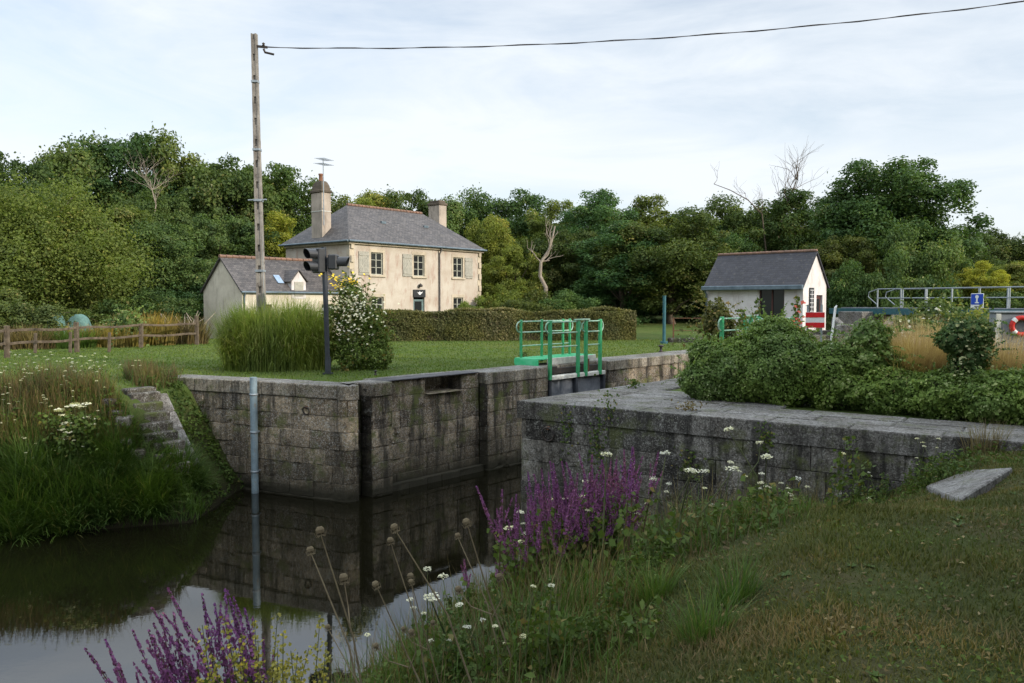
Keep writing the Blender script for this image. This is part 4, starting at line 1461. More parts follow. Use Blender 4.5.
# steel footbridge on the right with blue sign
fa, fb = at_y(886, 307.5, 44.6), at_y(1024, 307.0, 38.0)
fd = (fb - fa); fl = Vector((fd.x, fd.y, 0)); FLn = fl.length * 1.35; frot = math.atan2(fl.y, fl.x)
fz = gz1(fa.x, fa.y)
br = thing('footbridge', 'grey steel footbridge with open railings crossing behind the shrubs on the right', 'footbridge', (fa.x, fa.y, fz), frot)
dzk = fa.z - fz
mb = MB(); mb.box((FLn / 2 - 1.2, 0, dzk - .03), (FLn + 2.4, 1.5, .06), bev=.01); mb.build('deck', M_STEELGREY, br)
mb = MB()
for y in (-.75, .75): mb.box((FLn / 2 - 1.6, y, dzk - .22), (FLn + 3.2, .10, .32), bev=.01)
mb.build('girder', M_TEAL, br)
for y in (-.72, .72):
    for i in range(8):
        x = FLn * i / 7.0 + (.5 if y > 0 else 0)
        mb = MB(); mb.box((x, y, dzk + .5), (.06, .05, 1.0)); mb.build('post', M_GALV, br)
    for z in (.52, 1.02):
        mb = MB(); mb.tube([(-.0, y, dzk + z), (FLn + .4, y, dzk + z)], .026, 7); mb.build('rail', M_GALV, br)
    mb = MB(); mb.tube([(0, y, dzk + 1.02), (-.55, y, dzk + .85), (-.6, y, dzk + .6), (0, y, dzk + .15)], .024, 6); mb.build('end_hoop', M_GALV, br)
mb = MB(); mb.box((-1.0, 0, dzk / 2 - .45), (1.6, 3.4, dzk - .15 + .6), bev=.03); mb.build('abutment', M_COPING, br)
mb = MB(); mb.box((FLn + .5, 0, dzk / 2 - .45), (1.6, 3.4, dzk - .15 + .6), bev=.03); mb.build('abutment', M_COPING, br)
p = at_y(977.5, 301, 38.0)
bs = thing('blue_sign', 'square blue information sign with a white symbol fixed on the footbridge railing', 'sign', p, frot)
mb = MB(); mb.box((0, -.02, .0), (.62, .03, .72), bev=.02); bb = mb.build('board', M_WHITE, bs)
M_BLUE = m_plain('blue_enamel', hx(22, 70, 176), hx(18, 60, 160), 4, .4, .03, 0, .4)
mb = MB(); mb.box((0, -.04, .08), (.58, .012, .50)); mb.build('blue_panel', M_BLUE, bb)
mb = MB()
def disc(c, r_): 
    n_ = 16; mb.add([(c[0] + r_ * math.cos(2 * PI * i / n_), -.0495, c[1] + r_ * math.sin(2 * PI * i / n_)) for i in range(n_)], [tuple(range(n_))])
disc((0, .20), .085)
mb.box((0, -.049, .03), (.08, .006, .2)); mb.box((0, -.0485, -.08), (.19, .006, .05)); mb.build('symbol', M_WHITE, bb)
mb = MB(); mb.box((.03, -.039, -.27), (.3, .006, .04)); mb.build('arrow', M_IRON, bb)

# stone parapet blocks and steps beyond the right gate
p = at_y(864, 325, 30.0); p.z = gz1(p.x, p.y)
mb = MB(); mb.box((0, 0, .55), (1.9, .7, 1.5), 0, .3, .04)
tag(mb.build('concrete_block', M_COPING, loc=p, rotz=-.5), 'pale concrete block on the embankment beside the steps', 'concrete block')
p = at_y(842, 330, 29.0); gzz = gz1(p.x, p.y)
stp = thing('embankment_steps', 'grey steps climbing the embankment between the cabin and the footbridge', 'steps', (p.x, p.y, gzz), .12)
mb = MB()
for i in range(7): mb.box((0, i * .3, .02 + i * .16), (1.25, .36, .18), 0, random.random(), .015)
mb.build('step_stones', M_STEP, stp)
mb = MB(); mb.beam((.85, -.2, .25), (.85, 2.1, 1.45), .26, .3, .7, .03); mb.build('sloping_kerb', M_COPING, stp)

# grey cabinet with life ring at the right edge
p = at_y(1013, 328, 25.0)
gzz = gz1(p.x, p.y)
cb = thing('equipment_cabinet', 'plain grey equipment cabinet behind the dry tan grass at the right edge', 'cabinet', (p.x, p.y, gzz), -.25)
mb = MB(); hz = at_y(1013, 313, 25).z - gzz
mb.box((0.25, .3, hz / 2), (1.5, .6, hz), bev=.02); mb.build('housing', m_plain('cabinet_grey', hx(132, 136, 140), hx(112, 116, 122), 2, .6, .05), cb)
mb = MB(); mb.box((-.42, -.015, hz / 2), (.14, .06, hz - .05), bev=.01); mb.build('side_frame', M_WHITEPAINT, cb)
mb = MB(); mb.box((.25, .3, hz + .03), (1.6, .7, .06), bev=.01); mb.build('lid', M_GALV, cb)
lr = thing('life_ring', 'red life ring with white patches hanging on the grey cabinet', 'life ring', (p.x, p.y, gzz), -.25)
z0_ = at_y(1018, 326, 25).z - gzz
M_LR = m_plain('life_ring_red', hx(200, 52, 40), hx(180, 40, 34), 4, .5, .08)
mb = MB(); pts = [(.2 + .26 * math.cos(2 * PI * i / 32), -.09, z0_ + .26 * math.sin(2 * PI * i / 32)) for i in range(33)]
mb.tube(pts, .075, 10, cap=False); rg = mb.build('ring', M_LR, lr)
for k in range(4):
    mb = MB()
    a = PI / 4 + k * PI / 2
    pp_ = [(.2 + .26 * math.cos(a + d_), -.09, z0_ + .26 * math.sin(a + d_)) for d_ in (-.2, -.07, .07, .2)]
    mb.tube(pp_, .079, 10); mb.build('white_band', M_WHITE, rg)
# ------------------------------------------------------------------ trees
L_OAK = m_leaf('oak_leaf', (.042, .074, .030), (.096, .132, .052), (.15, .155, .08), .34)
L_LIGHT = m_leaf('light_leaf', (.078, .112, .034), (.148, .176, .060), (.21, .20, .085), .42)
L_DARK = m_leaf('dark_leaf', (.034, .070, .028), (.076, .120, .048), (.13, .15, .075), .32)
M_BARK = m_plain('bark', hx(104, 92, 76), hx(72, 62, 52), 6, .95, .6)
M_BARK_PALE = m_plain('bark_pale', hx(156, 146, 130), hx(122, 110, 96), 6, .95, .5)


def crown_geo(seed, H, Rad, zb, ncl, nleaf, lsz, prof='oak', gaps=0.0):
    g = np.random.default_rng(seed); la = .15 if seed == 33 else 1.0
    d = g.normal(size=(ncl, 3)); d /= np.linalg.norm(d, axis=1, keepdims=True)
    lump = 1 + .20 * la * np.sin(d[:, 0] * 3.1 + seed) * np.cos(d[:, 1] * 2.7 + seed * 2) + .12 * la * np.sin(d[:, 2] * 5 + seed)
    r_ = g.uniform(0, 1, ncl) ** .38 * lump
    hz = (H - zb) / 2
    c = np.stack([d[:, 0] * r_ * Rad, d[:, 1] * r_ * Rad, zb + hz + d[:, 2] * r_ * hz], 1)
    h = np.clip((c[:, 2] - zb) / (H - zb), 0, 1)
    if prof == 'oak': k = 1.0
    elif prof == 'cone': k = 1.35 * (1 - h) ** .6 + .12
    elif prof == 'tall': k = .75 + .35 * np.sin(h * PI)
    elif prof == 'willow': k = 1.18 - .5 * h
    else: k = 1.0
    c[:, 0] *= k; c[:, 1] *= k
    rc = Rad * g.uniform(.09, .23, ncl)
    keep = g.uniform(size=ncl) > gaps
    c, rc = c[keep], rc[keep]
    w = rc ** 1.7; cnt = np.maximum(6, (nleaf * w / w.sum()).astype(int))
    idx = np.repeat(np.arange(len(c)), cnt); n = len(idx)
    ld = g.normal(size=(n, 3)); ld[:, 2] += .45; ld /= np.linalg.norm(ld, axis=1, keepdims=True)
    rr = .25 + .95 * g.uniform(size=n) ** .6 + np.abs(g.normal(0, .16, n))
    asp = g.uniform(.7, 1.35, (len(c), 3)) * np.array([1, 1, .82])
    stray = np.where(g.uniform(size=n) < .10, g.uniform(1.0, 1.35, n), 1.0)
    pos = c[idx] + ld * (rc[idx] * rr * stray)[:, None] * asp[idx]
    if prof == 'willow':
        pos[:, 2] -= g.uniform(0, 1, n) ** 2 * Rad * .35
    pos[:, 2] = np.maximum(pos[:, 2], .15)
    nn = ld + g.normal(size=(n, 3)) * .55 + np.array([0, 0, .25])
    L = lsz * g.uniform(.65, 1.35, n)
    V, Q = leaf_geo(pos, nn, L, L * g.uniform(.5, .75, n))
    off = g.normal(0, .16, len(c))
    rnd = np.clip(.45 + off[idx] + g.normal(0, .2, n), 0, 1)
    return V, Q, np.repeat(rnd, 4), c, rc


def trunk_mb(seed, H, c, r0, nl=14, lean=0.0, top=.8):
    g = random.Random(seed); mb = MB()
    pts, rad = [], []
    x = y = 0.0
    for i in range(9):
        k = i / 8
        pts.append((x, y, k * H * top)); rad.append(r0 * (1 - .85 * k) * (1.25 if i == 0 else 1))
        x += g.uniform(-.05, .05) * H * .35 + lean * H * .06; y += g.uniform(-.05, .05) * H * .35
    mb.tube(pts, rad, 8)
    ids = list(range(len(c))); g.shuffle(ids)
    for i in ids[:nl]:
        e = Vector(c[i]); k = min(.9, max(.22, (e.z / (H * top)) * g.uniform(.45, .75)))
        j = int(k * 8); s_ = Vector(pts[j]); m_ = s_.lerp(e, .5) + Vector((g.uniform(-.3, .3), g.uniform(-.3, .3), g.uniform(.1, .5)))
        q = s_.lerp(e, .25) * .5 + s_.lerp(m_, .5) * .5
        mb.tube([s_, q, m_, m_.lerp(e, .55) + Vector((g.uniform(-.2, .2), g.uniform(-.2, .2), 0)), e], [rad[j] * .55, rad[j] * .42, rad[j] * .3, rad[j] * .18, .02], 6)
    return mb


PROTO = {}


def tree_proto(key, name, seed, H, Rad, zb, ncl, nleaf, lsz, prof, leaf, r0, gaps=0.0, bark=None, nl=14):
    V, Q, rn, c, rc = crown_geo(seed, H, Rad, zb, ncl, nleaf, lsz, prof, gaps)
    t_ = thing(name, None, None)
    trunk_mb(seed, H, c, r0, nl).build('trunk', bark or M_BARK, t_)
    mesh_np('crown', V, Q, leaf, t_, rn)
    PROTO[key] = [t_, H, Rad, False]


tree_proto('oak1', 'oak_tree', 1, 14, 5.6, 2.0, 170, 48750, 0.27, 'oak', L_OAK, .34, .08)
tree_proto('oak2', 'oak_tree', 2, 14, 5.2, 1.6, 153, 48750, 0.27, 'oak', L_OAK, .32, .12)
tree_proto('oak3', 'oak_tree', 5, 14, 5.0, 1.2, 204, 50625, 0.26, 'tall', L_DARK, .3, .1)
tree_proto('ash1', 'ash_tree', 7, 14, 4.4, 1.4, 153, 41250, 0.24, 'tall', L_LIGHT, .26, .15)
tree_proto('ash2', 'ash_tree', 8, 14, 4.6, 1.8, 136, 37500, 0.24, 'oak', L_LIGHT, .26, .2)
tree_proto('wil', 'willow_tree', 9, 9, 5.2, 1.3, 221, 80750, 0.16, 'willow', L_LIGHT, .28, .05)
tree_proto('con', 'cypress_tree', 12, 14, 4.2, .4, 187, 45000, 0.22, 'cone', L_DARK, .3, .0)
tree_proto('big', 'poplar_tree', 33, 14, 5.0, 1.5, 187, 63750, 0.24, 'oak', L_DARK, .34, .12, nl=26)
tree_proto('bsh', 'shrub', 21, 4, 2.6, .1, 102, 16875, 0.16, 'oak', L_OAK, .08, .05)
tree_proto('bsl', 'shrub', 22, 4, 2.4, .1, 102, 16875, 0.14, 'oak', L_LIGHT, .08, .08)
tree_proto('bsd', 'shrub', 24, 4, 2.8, .1, 119, 16875, 0.16, 'oak', L_DARK, .08, .0)
rt = random.Random(4)


def plant_tree(key, px, top, Y, wpx, label, cat='tree', tint=(1, 1, 1), group=None, name=None, sink=0.0, xy=None, h=None):
    """stands at depth Y under picture column px; its height and width are real metres worked out for that distance"""
    pr_ = PROTO[key]
    if xy is None:
        X = (px - 512) / 800 * Y
    else: X, Y = xy
    gzv = gz1(X, Y)
    if h is None: h = CAM_Z + (302 - top) / 800 * Y - gzv
    wr = (wpx / 800 * Y) / 2 if xy is None else wpx
    t_ = pr_[0] if not pr_[3] else copy_tree(pr_[0])
    pr_[3] = True
    if name: t_.name = name
    t_.location = (X, Y, gzv - .1 - sink)
    sxy = wr / pr_[2]
    t_.scale = (sxy, sxy, (h + sink) / (pr_[1] * 1.03))
    t_.rotation_euler = (0, 0, rt.uniform(0, 6.28))
    tag(t_, label, cat, group)
    for ch in t_.children:
        v_ = rt.uniform(.78, 1.22); y_ = rt.uniform(.88, 1.10)
        if ch.name.startswith('crown'): ch.color = (tint[0] * v_ * y_, tint[1] * v_, tint[2] * v_ / y_, 1)
    return t_


G = 'trees of the wood behind the lock'
D1, D2, Lg, Yl = (.92, .95, .85), (1.2, 1.12, .9), (1.25, 1.2, .95), (1.6, 1.4, .8)
for a in [
    ('oak2', 14, 142, 62, 95, 'dark tree cut by the left picture edge with sky showing through it', D1),
    ('oak1', 78, 136, 72, 120, 'tall dark oak on the skyline above the left yellow-green willow', D1),
    ('oak3', 128, 130, 76, 110, 'highest rounded oak of the skyline left of the line pole', D1),
    ('oak1', 182, 140, 78, 110, 'broad dark oak on the skyline midway between willow and pole', D2),
    ('oak2', 238, 148, 74, 105, 'dark oak on the skyline directly behind the line pole', D1),
    ('oak3', 285, 166, 76, 95, 'dark oak on the skyline left of the big house chimney', D2),
    ('oak1', 325, 192, 80, 90, 'oak whose top shows just behind the left house chimney', D1),
    ('ash2', 366, 186, 80, 80, 'lighter tree top rising behind the house ridge', D2),
    ('oak2', 412, 182, 82, 90, 'oak top rising behind the right end of the house roof', D1),
    ('oak1', 458, 190, 80, 85, 'oak on the skyline behind the right house chimney', D2),
    ('oak3', 505, 190, 82, 90, 'dark oak on the skyline right of the house', D1),
    ('ash1', 548, 194, 78, 70, 'green tree on the skyline above the pale twisted trunk', D2),
    ('con', 598, 183, 72, 85, 'tall dark evergreen making the highest point of the middle skyline', (1.1, 1.15, 1.1)),
    ('ash1', 640, 190, 74, 80, 'grey-green tree on the skyline right of the tall evergreen', D2),
    ('oak2', 690, 203, 76, 90, 'dark oak on the skyline left of the white cabin', D1),
    ('oak1', 742, 197, 74, 95, 'spreading dark oak on the skyline behind the white cabin', D1),
    ('oak3', 790, 190, 72, 90, 'dark oak under the bare dead branches right of the cabin ridge', D1),
    ('oak2', 835, 205, 75, 85, 'dark oak between the cabin and the great rounded tree', D1),
    ('big', 888, 158, 60, 138, 'great rounded dark tree standing highest on the right side', (1.25, 1.25, 1.1)),
    ('oak1', 945, 228, 66, 90, 'oak sloping down to the right of the great rounded tree', D2),
    ('oak2', 988, 222, 72, 75, 'dark round tree on the skyline near the right edge', D1),
    ('oak3', 1030, 244, 74, 85, 'dark tree cut by the right picture edge on the skyline', D1),
    # middle distance
    ('wil', 50, 184, 47, 175, 'large yellow-green willow behind the fence on the left', (1.12, 1.05, .85)),
    ('wil', -30, 215, 48, 110, 'yellow-green willow mostly cut off by the left picture edge', (1.0, 1.0, .85)),
    ('ash2', 122, 200, 54, 100, 'olive tree just right of the big yellow-green willow crown', (.9, .85, .7)),
    ('oak1', 165, 225, 52, 95, 'dark low oak left of the grey outbuilding gable', D1),
    ('oak2', 160, 180, 66, 80, 'oak with bleached dead twigs above the outbuilding', D2),
    ('oak2', 212, 205, 58, 90, 'dark oak close behind the grey outbuilding roof', D1),
    ('ash1', 292, 205, 62, 70, 'bright light-green tree between the pole and the left chimney', Yl),
    ('oak3', 252, 222, 60, 75, 'dark tree behind the pole at roof height', D1),
    ('ash2', 488, 210, 66, 60, 'light green tree touching the right corner of the house', Lg),
    ('ash1', 512, 238, 62, 55, 'pale green small tree beside the right gable of the house', Lg),
    ('oak2', 570, 222, 64, 75, 'dark oak just right of the pale twisted trunk', D1),
    ('con', 622, 215, 60, 95, 'dense dark evergreen in the middle behind the hedge end', D1),
    ('oak1', 672, 212, 58, 110, 'broad dark oak with drooping branches left of the cabin', D2),
    ('oak3', 712, 226, 60, 75, 'dark tree close behind the left end of the cabin roof', D2),
    ('oak2', 838, 228, 56, 75, 'brownish green oak close to the right gable of the cabin', (1.3, 1.1, .9)),
    ('oak1', 918, 225, 52, 85, 'low dark tree behind the left half of the footbridge', D2),
    ('ash1', 984, 256, 49, 42, 'small bright yellow-green tree behind the blue sign', (2.0, 1.6, .8)),
    ('ash2', 1018, 258, 52, 65, 'mid green tree behind the footbridge at the right edge', D2),
    ('ash2', 948, 268, 50, 50, 'pale green young tree left of the bright yellow-green one', Lg),
]:
    plant_tree(a[0], a[1], a[2], a[3], a[4] * 1.08, a[5], tint=a[6], group=G)

# a second rank deeper in the wood, hardly more than dark green between the nearer crowns
for i, px in enumerate(range(-40, 1100, 62)):
    plant_tree(['oak3', 'con', 'oak1'][i % 3], px + rt.uniform(-12, 12), (212 if 250 < px < 900 else 180 if px < 250 else 258) + rt.uniform(-6, 8), 92 + rt.uniform(-3, 5), 95,
               'dark tree deep in the wood showing only in gaps between nearer trees', tint=(.8, .85, .85), group='trees deep in the wood')
# shrubs along the wood edge
for a in [
    ('bsh', 20, 288, 39, 80, 'grey-green bush behind the left end of the fence', (1.4, 1.35, 1.3)),
    ('bsl', 78, 304, 43, 60, 'leafy green bush behind the teal garden netting', (.8, .85, .7)),
    ('bsh', 112, 298, 43, 70, 'dense bush under the willow behind the fence', (1.0, 1.0, .8)),
    ('bsd', 152, 288, 44, 80, 'dark bush in the shade left of the outbuilding gable', D1),
    ('bsd', 188, 282, 50, 70, 'very dark bush against the outbuilding gable wall', D1),
    ('bsl', 500, 285, 58, 50, 'light bush at the right foot of the house', Lg),
    ('bsh', 532, 290, 54, 60, 'green bush behind the hedge under the pale trunk', D2),
    ('bsd', 566, 290, 56, 60, 'dark bush behind the middle of the hedge', D2),
    ('bsd', 604, 284, 64, 70, 'dark bush in deep shade behind the hedge end', D1),
    ('bsd', 655, 292, 70, 80, 'dark thicket at the back of the bright lawn', D1),
    ('bsh', 684, 280, 62, 50, 'olive rounded bush left of the cabin at the lawn edge', (1.3, 1.15, .9)),
    ('bsd', 722, 292, 64, 60, 'dark bush behind the left end of the cabin', D1),
    ('bsd', 850, 262, 52, 60, 'dark green bush right of the cabin gable', D1),
    ('bsd', 886, 275, 50, 70, 'dark bush under the great rounded tree', D1),
    ('bsd', 940, 282, 49, 80, 'dark bush behind the middle of the footbridge railing', D1),
    ('bsh', 1004, 282, 48, 60, 'green bush behind the footbridge at the right', D2),
    ('bsl', 470, 296, 49, 30, 'leafy garden shrub in front of the right ground floor window', Lg),
]:
    plant_tree(a[0], a[1], a[2], a[3], a[4] * 1.1, a[5], cat='shrub', tint=a[6], group='shrubs along the edge of the wood')
# unseen trees on the near bank, placed to shade the lock
for i, (x, y, r_, h_) in enumerate([(21, 11, 5.5, 13), (17, 2.0, 5, 12), (13, -6, 5, 12), (24, 3, 5, 14), (4, -13, 5, 12)]):
    plant_tree(['oak1', 'oak2'][i % 2], 0, 0, y, r_, 'unseen broad oak on the near bank placed to shade the lock', group='oaks on the near bank', xy=(x, y), h=h_)

# pale twisted trunk, bare dead tops
def bare(px, Y, top_px, pxs, label, mat, seed, name='dead_tree', rad=.16, br=10, spread=1.3):
    g = random.Random(seed)
    base = at_y(px, 300, Y); base.z = gz1(base.x, base.y)
    t_ = thing(name, label, 'tree', base)
    pts = [at_y(x, y, Y) - base for x, y in pxs]
    mb = MB(); mb.tube([Vector((0, 0, -.1))] + pts, [rad * 1.15] + [rad * (1 - .8 * i / len(pts)) for i in range(len(pts))], 8); mb.build('trunk', mat, t_)
    for i in range(br):
        mb = MB()
        j = g.randrange(max(1, len(pts) // 2), len(pts)); s_ = pts[j]
        def grow(p, d, r_, n):
            if n == 0 or r_ < .006: return
            q = [p]
            for _ in range(3):
                d = (d + Vector((g.uniform(-.45, .45), g.uniform(-.45, .45), g.uniform(-.15, .4)))).normalized()
                q.append(q[-1] + d * g.uniform(.25, .5) * spread * .5)
            mb.tube(q, [r_, r_ * .8, r_ * .65, r_ * .45], 5)
            for _ in range(2): grow(q[g.choice((2, 3))], (d + Vector((g.uniform(-.9, .9), g.uniform(-.6, .6), g.uniform(-.2, .6)))).normalized(), r_ * .55, n - 1)
        grow(s_, Vector((g.uniform(-1, 1), g.uniform(-.5, .5), g.uniform(.2, 1))).normalized(), rad * .35, 3)
        mb.build('branch', mat, t_)


bare(545, 58.5, 225, [(545, 298), (546, 288), (540, 276), (541, 262), (549, 250), (552, 240), (555, 226)], 'pale twisted bare trunk standing out against the dark trees right of the house', M_BARK_PALE, 3, 'twisted_trunk_tree', .17, 6, 1.2)
bare(792, 70, 170, [(782, 296), (780, 260), (778, 235), (783, 215), (788, 200), (793, 190), (797, 180)], 'bare dead tree with thin branches poking above the skyline right of the cabin', M_BARK, 4, 'dead_tree', .11, 16, 2.6)
bare(762, 69, 190, [(765, 296), (766, 250), (764, 232), (762, 214), (748, 200), (730, 190), (714, 184)], 'bare dead tree with a low leaning top above the cabin roof', M_BARK, 14, 'dead_tree', .08, 7, 1.6)
bare(150, 63, 190, [(150, 296), (152, 250), (153, 222), (156, 205), (152, 190), (144, 178)], 'bleached dead tree among the oaks left of the line pole', M_BARK_PALE, 6, 'dead_tree', .07, 14, 1.7)

# ------------------------------------------------------------------ hedge, garden plants
def leafy_box(name, a, b, depth, h, n, leaf, label, cat, lsz=.09, lump=.06):
    """clipped hedge as leaves over a rounded box between two ground points"""
    a, b = np.array([a.x, a.y, a.z]), np.array([b.x, b.y, b.z])
    d = b - a; L = np.linalg.norm(d[:2]); ax = d / L; nv = np.array([ax[1], -ax[0], 0])
    if nv[1] > 0: nv = -nv
    s_ = RNG.uniform(0, L, n); side = RNG.uniform(size=n)
    top = side < .34; end = (side > .34) & (side < .40); fr = side >= .40
    dd = np.where(top, RNG.uniform(0, depth, n), np.where(end, RNG.uniform(0, depth, n), 0)); zz = np.where(top, h, RNG.uniform(0, h, n))
    s_ = np.where(end, np.where(RNG.uniform(size=n) < .5, 0, L), s_)
    dp = lump * (np.sin(s_ * 2.3) + np.sin(s_ * .9 + 1) + np.sin(zz * 4 + s_)) + RNG.normal(0, .05, n)
    P = a + ax * s_[:, None] + np.array([0, 0, 1]) * (zz + np.where(top, dp, 0))[:, None] - nv * (dd - np.where(fr, dp, 0))[:, None]
    N = np.where(top[:, None], np.array([0, 0, 1.]), np.where(end[:, None], ax * np.sign(s_ - L / 2)[:, None], nv)) + RNG.normal(0, .5, (n, 3))
    V, Q = leaf_geo(P - a, N, lsz * RNG.uniform(.7, 1.4, n), lsz * .6)
    rn = np.clip(.5 + .25 * np.sin(s_ * 1.1 + 2) * np.cos(s_ * .37) + RNG.normal(0, .22, n) + np.where(top, .2, 0), 0, 1)
    t_ = thing(name, label, cat, tuple(a))
    mesh_np('foliage', V, Q, leaf, t_, np.repeat(rn, 4))
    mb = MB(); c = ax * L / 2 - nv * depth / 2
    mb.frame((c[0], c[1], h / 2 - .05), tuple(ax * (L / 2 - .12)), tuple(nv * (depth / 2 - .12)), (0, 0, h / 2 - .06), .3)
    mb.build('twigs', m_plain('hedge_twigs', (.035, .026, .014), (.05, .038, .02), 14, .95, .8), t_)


L_HEDGE = m_leaf('hedge_leaf', (.060, .072, .028), (.135, .128, .058), (.21, .18, .10), .25)
ha, hb = on_z(345, 341, 0), on_z(636, 339.5, 0)
ha.z, hb.z = gz1(ha.x, ha.y), gz1(hb.x, hb.y)
leafy_box('hedge', ha, hb, 1.2, 1.62, 46000, L_HEDGE, 'long clipped brownish hedge in front of the cream house', 'hedge', .10)

L_REED = m_leaf('reed_blade', (.115, .165, .046), (.235, .290, .090), (.34, .31, .17), .5)
c = on_z(268, 372, -.03) + Vector((0, .95, 0))
n = 19000
th = RNG.uniform(0, 2 * PI, n); r_ = np.sqrt(RNG.uniform(0, 1, n))
n1 = 4200
P = np.stack([1.68 * r_[:n1] * np.cos(th[:n1]), .85 * r_[:n1] * np.sin(th[:n1]), np.zeros(n1)], 1)
edge = r_[:n1] ** 3
Va, Qa = blade_geo(P, RNG.uniform(1.2, 2.6, n1) * (1 - .12 * edge), .02, .03 + .26 * edge * RNG.uniform(.3, 1, n1), RNG.uniform(.1, 1.1, n1), az=RNG.uniform(0, 6.28, n1), rows=5)
ra = np.clip(np.repeat(RNG.normal(.40, .25, n1), 10) + np.tile(np.repeat(np.linspace(-.2, .22, 5), 2), n1), 0, 1)
n2 = 13000
d_s = RNG.normal(size=(n2, 3)); d_s[:, 2] = np.abs(d_s[:, 2]); d_s /= np.linalg.norm(d_s, axis=1, keepdims=True)
k_s = .55 + .38 * RNG.uniform(size=n2) ** .5 + .06 * np.sin(d_s[:, 0] * 7) * np.cos(d_s[:, 2] * 6)
P = np.stack([1.86 * np.sign(d_s[:, 0]) * np.abs(d_s[:, 0]) ** .6 * k_s, .95 * d_s[:, 1] * k_s, .05 + 1.75 * d_s[:, 2] ** .5 * k_s], 1)
Vb, Qb = blade_geo(P, RNG.uniform(.25, .95, n2), RNG.uniform(.012, .026, n2), RNG.uniform(.05, 1.15, n2), RNG.uniform(.2, 2.4, n2), az=np.arctan2(d_s[:, 1], d_s[:, 0]) + RNG.normal(0, .7, n2), rows=4)
rb_ = np.clip(np.repeat(RNG.normal(.5, .3, n2), 8), 0, 1)
V, Q, rn = join_geo([(Va, Qa, ra), (Vb, Qb, rb_)])
o = mesh_np('ornamental_grass', V, Q, L_REED, None, rn, loc=(c.x, c.y, gz1(c.x, c.y)))
tag(o, 'big dense clump of tall green grass behind the traffic signal post', 'ornamental grass', kind='thing')

M_WHITEPETAL = m_leaf('white_petal', (.46, .46, .41), (.62, .62, .56), None, .25)
M_YELLOWPETAL = m_leaf('yellow_petal', (.62, .42, .04), (.72, .55, .08), None, .25)
M_PURPLE = m_leaf('purple_petal', (.100, .034, .122), (.215, .082, .245), (.33, .15, .33), .3)
M_STEM = m_plain('green_stem', (.05, .07, .022), (.08, .085, .035), 8, .8, .2)
M_DRYSTEM = m_plain('dry_stem', (.16, .13, .075), (.11, .085, .05), 8, .9, .2)
L_HERB = m_leaf('herb_leaf', (.040, .070, .018), (.080, .115, .030), (.13, .11, .04), .3)


def leaf_blob(name, ells, dens, lsz, leaf, parent=None, up=.3, keep_top=0.0, loc=(0, 0, 0), aspect=.75, rn_off=0.0, wb=1.0, sh=1.0):
    """leaves over the outside of a union of ellipsoids (centre, radii), with shaggy depth"""
    Ps, Ns, Rn = [], [], []
    for i, (c, r_) in enumerate(ells):
        c, r_ = np.array(c, float), np.array(r_, float)
        area = 4 * PI * ((r_[0] * r_[1]) ** 1.6 / 3 + (r_[0] * r_[2]) ** 1.6 / 3 + (r_[1] * r_[2]) ** 1.6 / 3) ** (1 / 1.6)
        n = int(area * dens)
        d = RNG.normal(size=(n, 3)); d /= np.linalg.norm(d, axis=1, keepdims=True)
        wob = 1 + wb * .14 * np.sin(d[:, 0] * 6 + i) * np.cos(d[:, 2] * 5 + i * 2) + wb * .10 * np.sin(d[:, 1] * 9 + d[:, 2] * 8 + i) + wb * .06 * np.sin(d[:, 0] * 15 + d[:, 2] * 13)
        rad = wob * (1 - .38 * RNG.uniform(0, 1, n) ** 2 + np.abs(RNG.normal(0, .05, n)))
        p = c + d * r_ * rad[:, None]
        ok = np.ones(n, bool)
        for j, (c2, r2) in enumerate(ells):
            if j == i: continue
            q = (p - np.array(c2)) / np.array(r2)
            ok &= (q ** 2).sum(1) > .72
        Ps.append(p[ok]); nn = d / r_; nn /= np.linalg.norm(nn, axis=1, keepdims=True)
        Ns.append((nn + RNG.normal(0, .45, (n, 3)) + np.array([0, 0, up]))[ok])
        Rn.append(np.clip(.42 + rn_off + (rad[ok] - .9) * 1.2 + RNG.normal(0, .2, ok.sum()), 0, 1))
    for c, r_ in ells:                       # young shoots standing or hanging out of the mass
        c, r_ = np.array(c, float), np.array(r_, float)
        for k in range(int((60 + 25 * r_[0]) * sh)):
            d = RNG.normal(size=3); d[2] = abs(d[2]) * .9 + .05; d /= np.linalg.norm(d)
            p0 = c + d * r_ * .92; m = RNG.integers(5, 15); st = lsz * .75
            dirv = d + RNG.normal(0, .45, 3); dirv /= np.linalg.norm(dirv)
            tt_ = np.arange(m)[:, None] * st
            Ps.append(p0 + dirv * tt_ - np.array([0, 0, 1]) * (tt_ ** 2) * RNG.uniform(0, 1.2)); Ns.append(RNG.normal(0, .6, (m, 3)) + np.array([0, -.2, .6])); Rn.append(np.clip(RNG.normal(.7, .2, m), 0, 1))
    P, N, rn = np.concatenate(Ps), np.concatenate(Ns), np.concatenate(Rn)
    L = lsz * RNG.uniform(.5, 1.0, len(P)) * np.where(RNG.uniform(size=len(P)) < .18, 1.9, 1.15)
    V, Q = leaf_geo(P - np.array(loc), N, L, L * aspect)
    return mesh_np(name, V, Q, leaf, parent, np.repeat(rn, 4), loc=(0, 0, 0) if parent else loc)


def ell(px0, px1, py0, py1, Y, ry):
    a, b = at_y(px0, py0, Y), at_y(px1, py1, Y)
    return (((a.x + b.x) / 2, Y, (a.z + b.z) / 2), ((b.x - a.x) / 2, ry, (a.z - b.z) / 2))


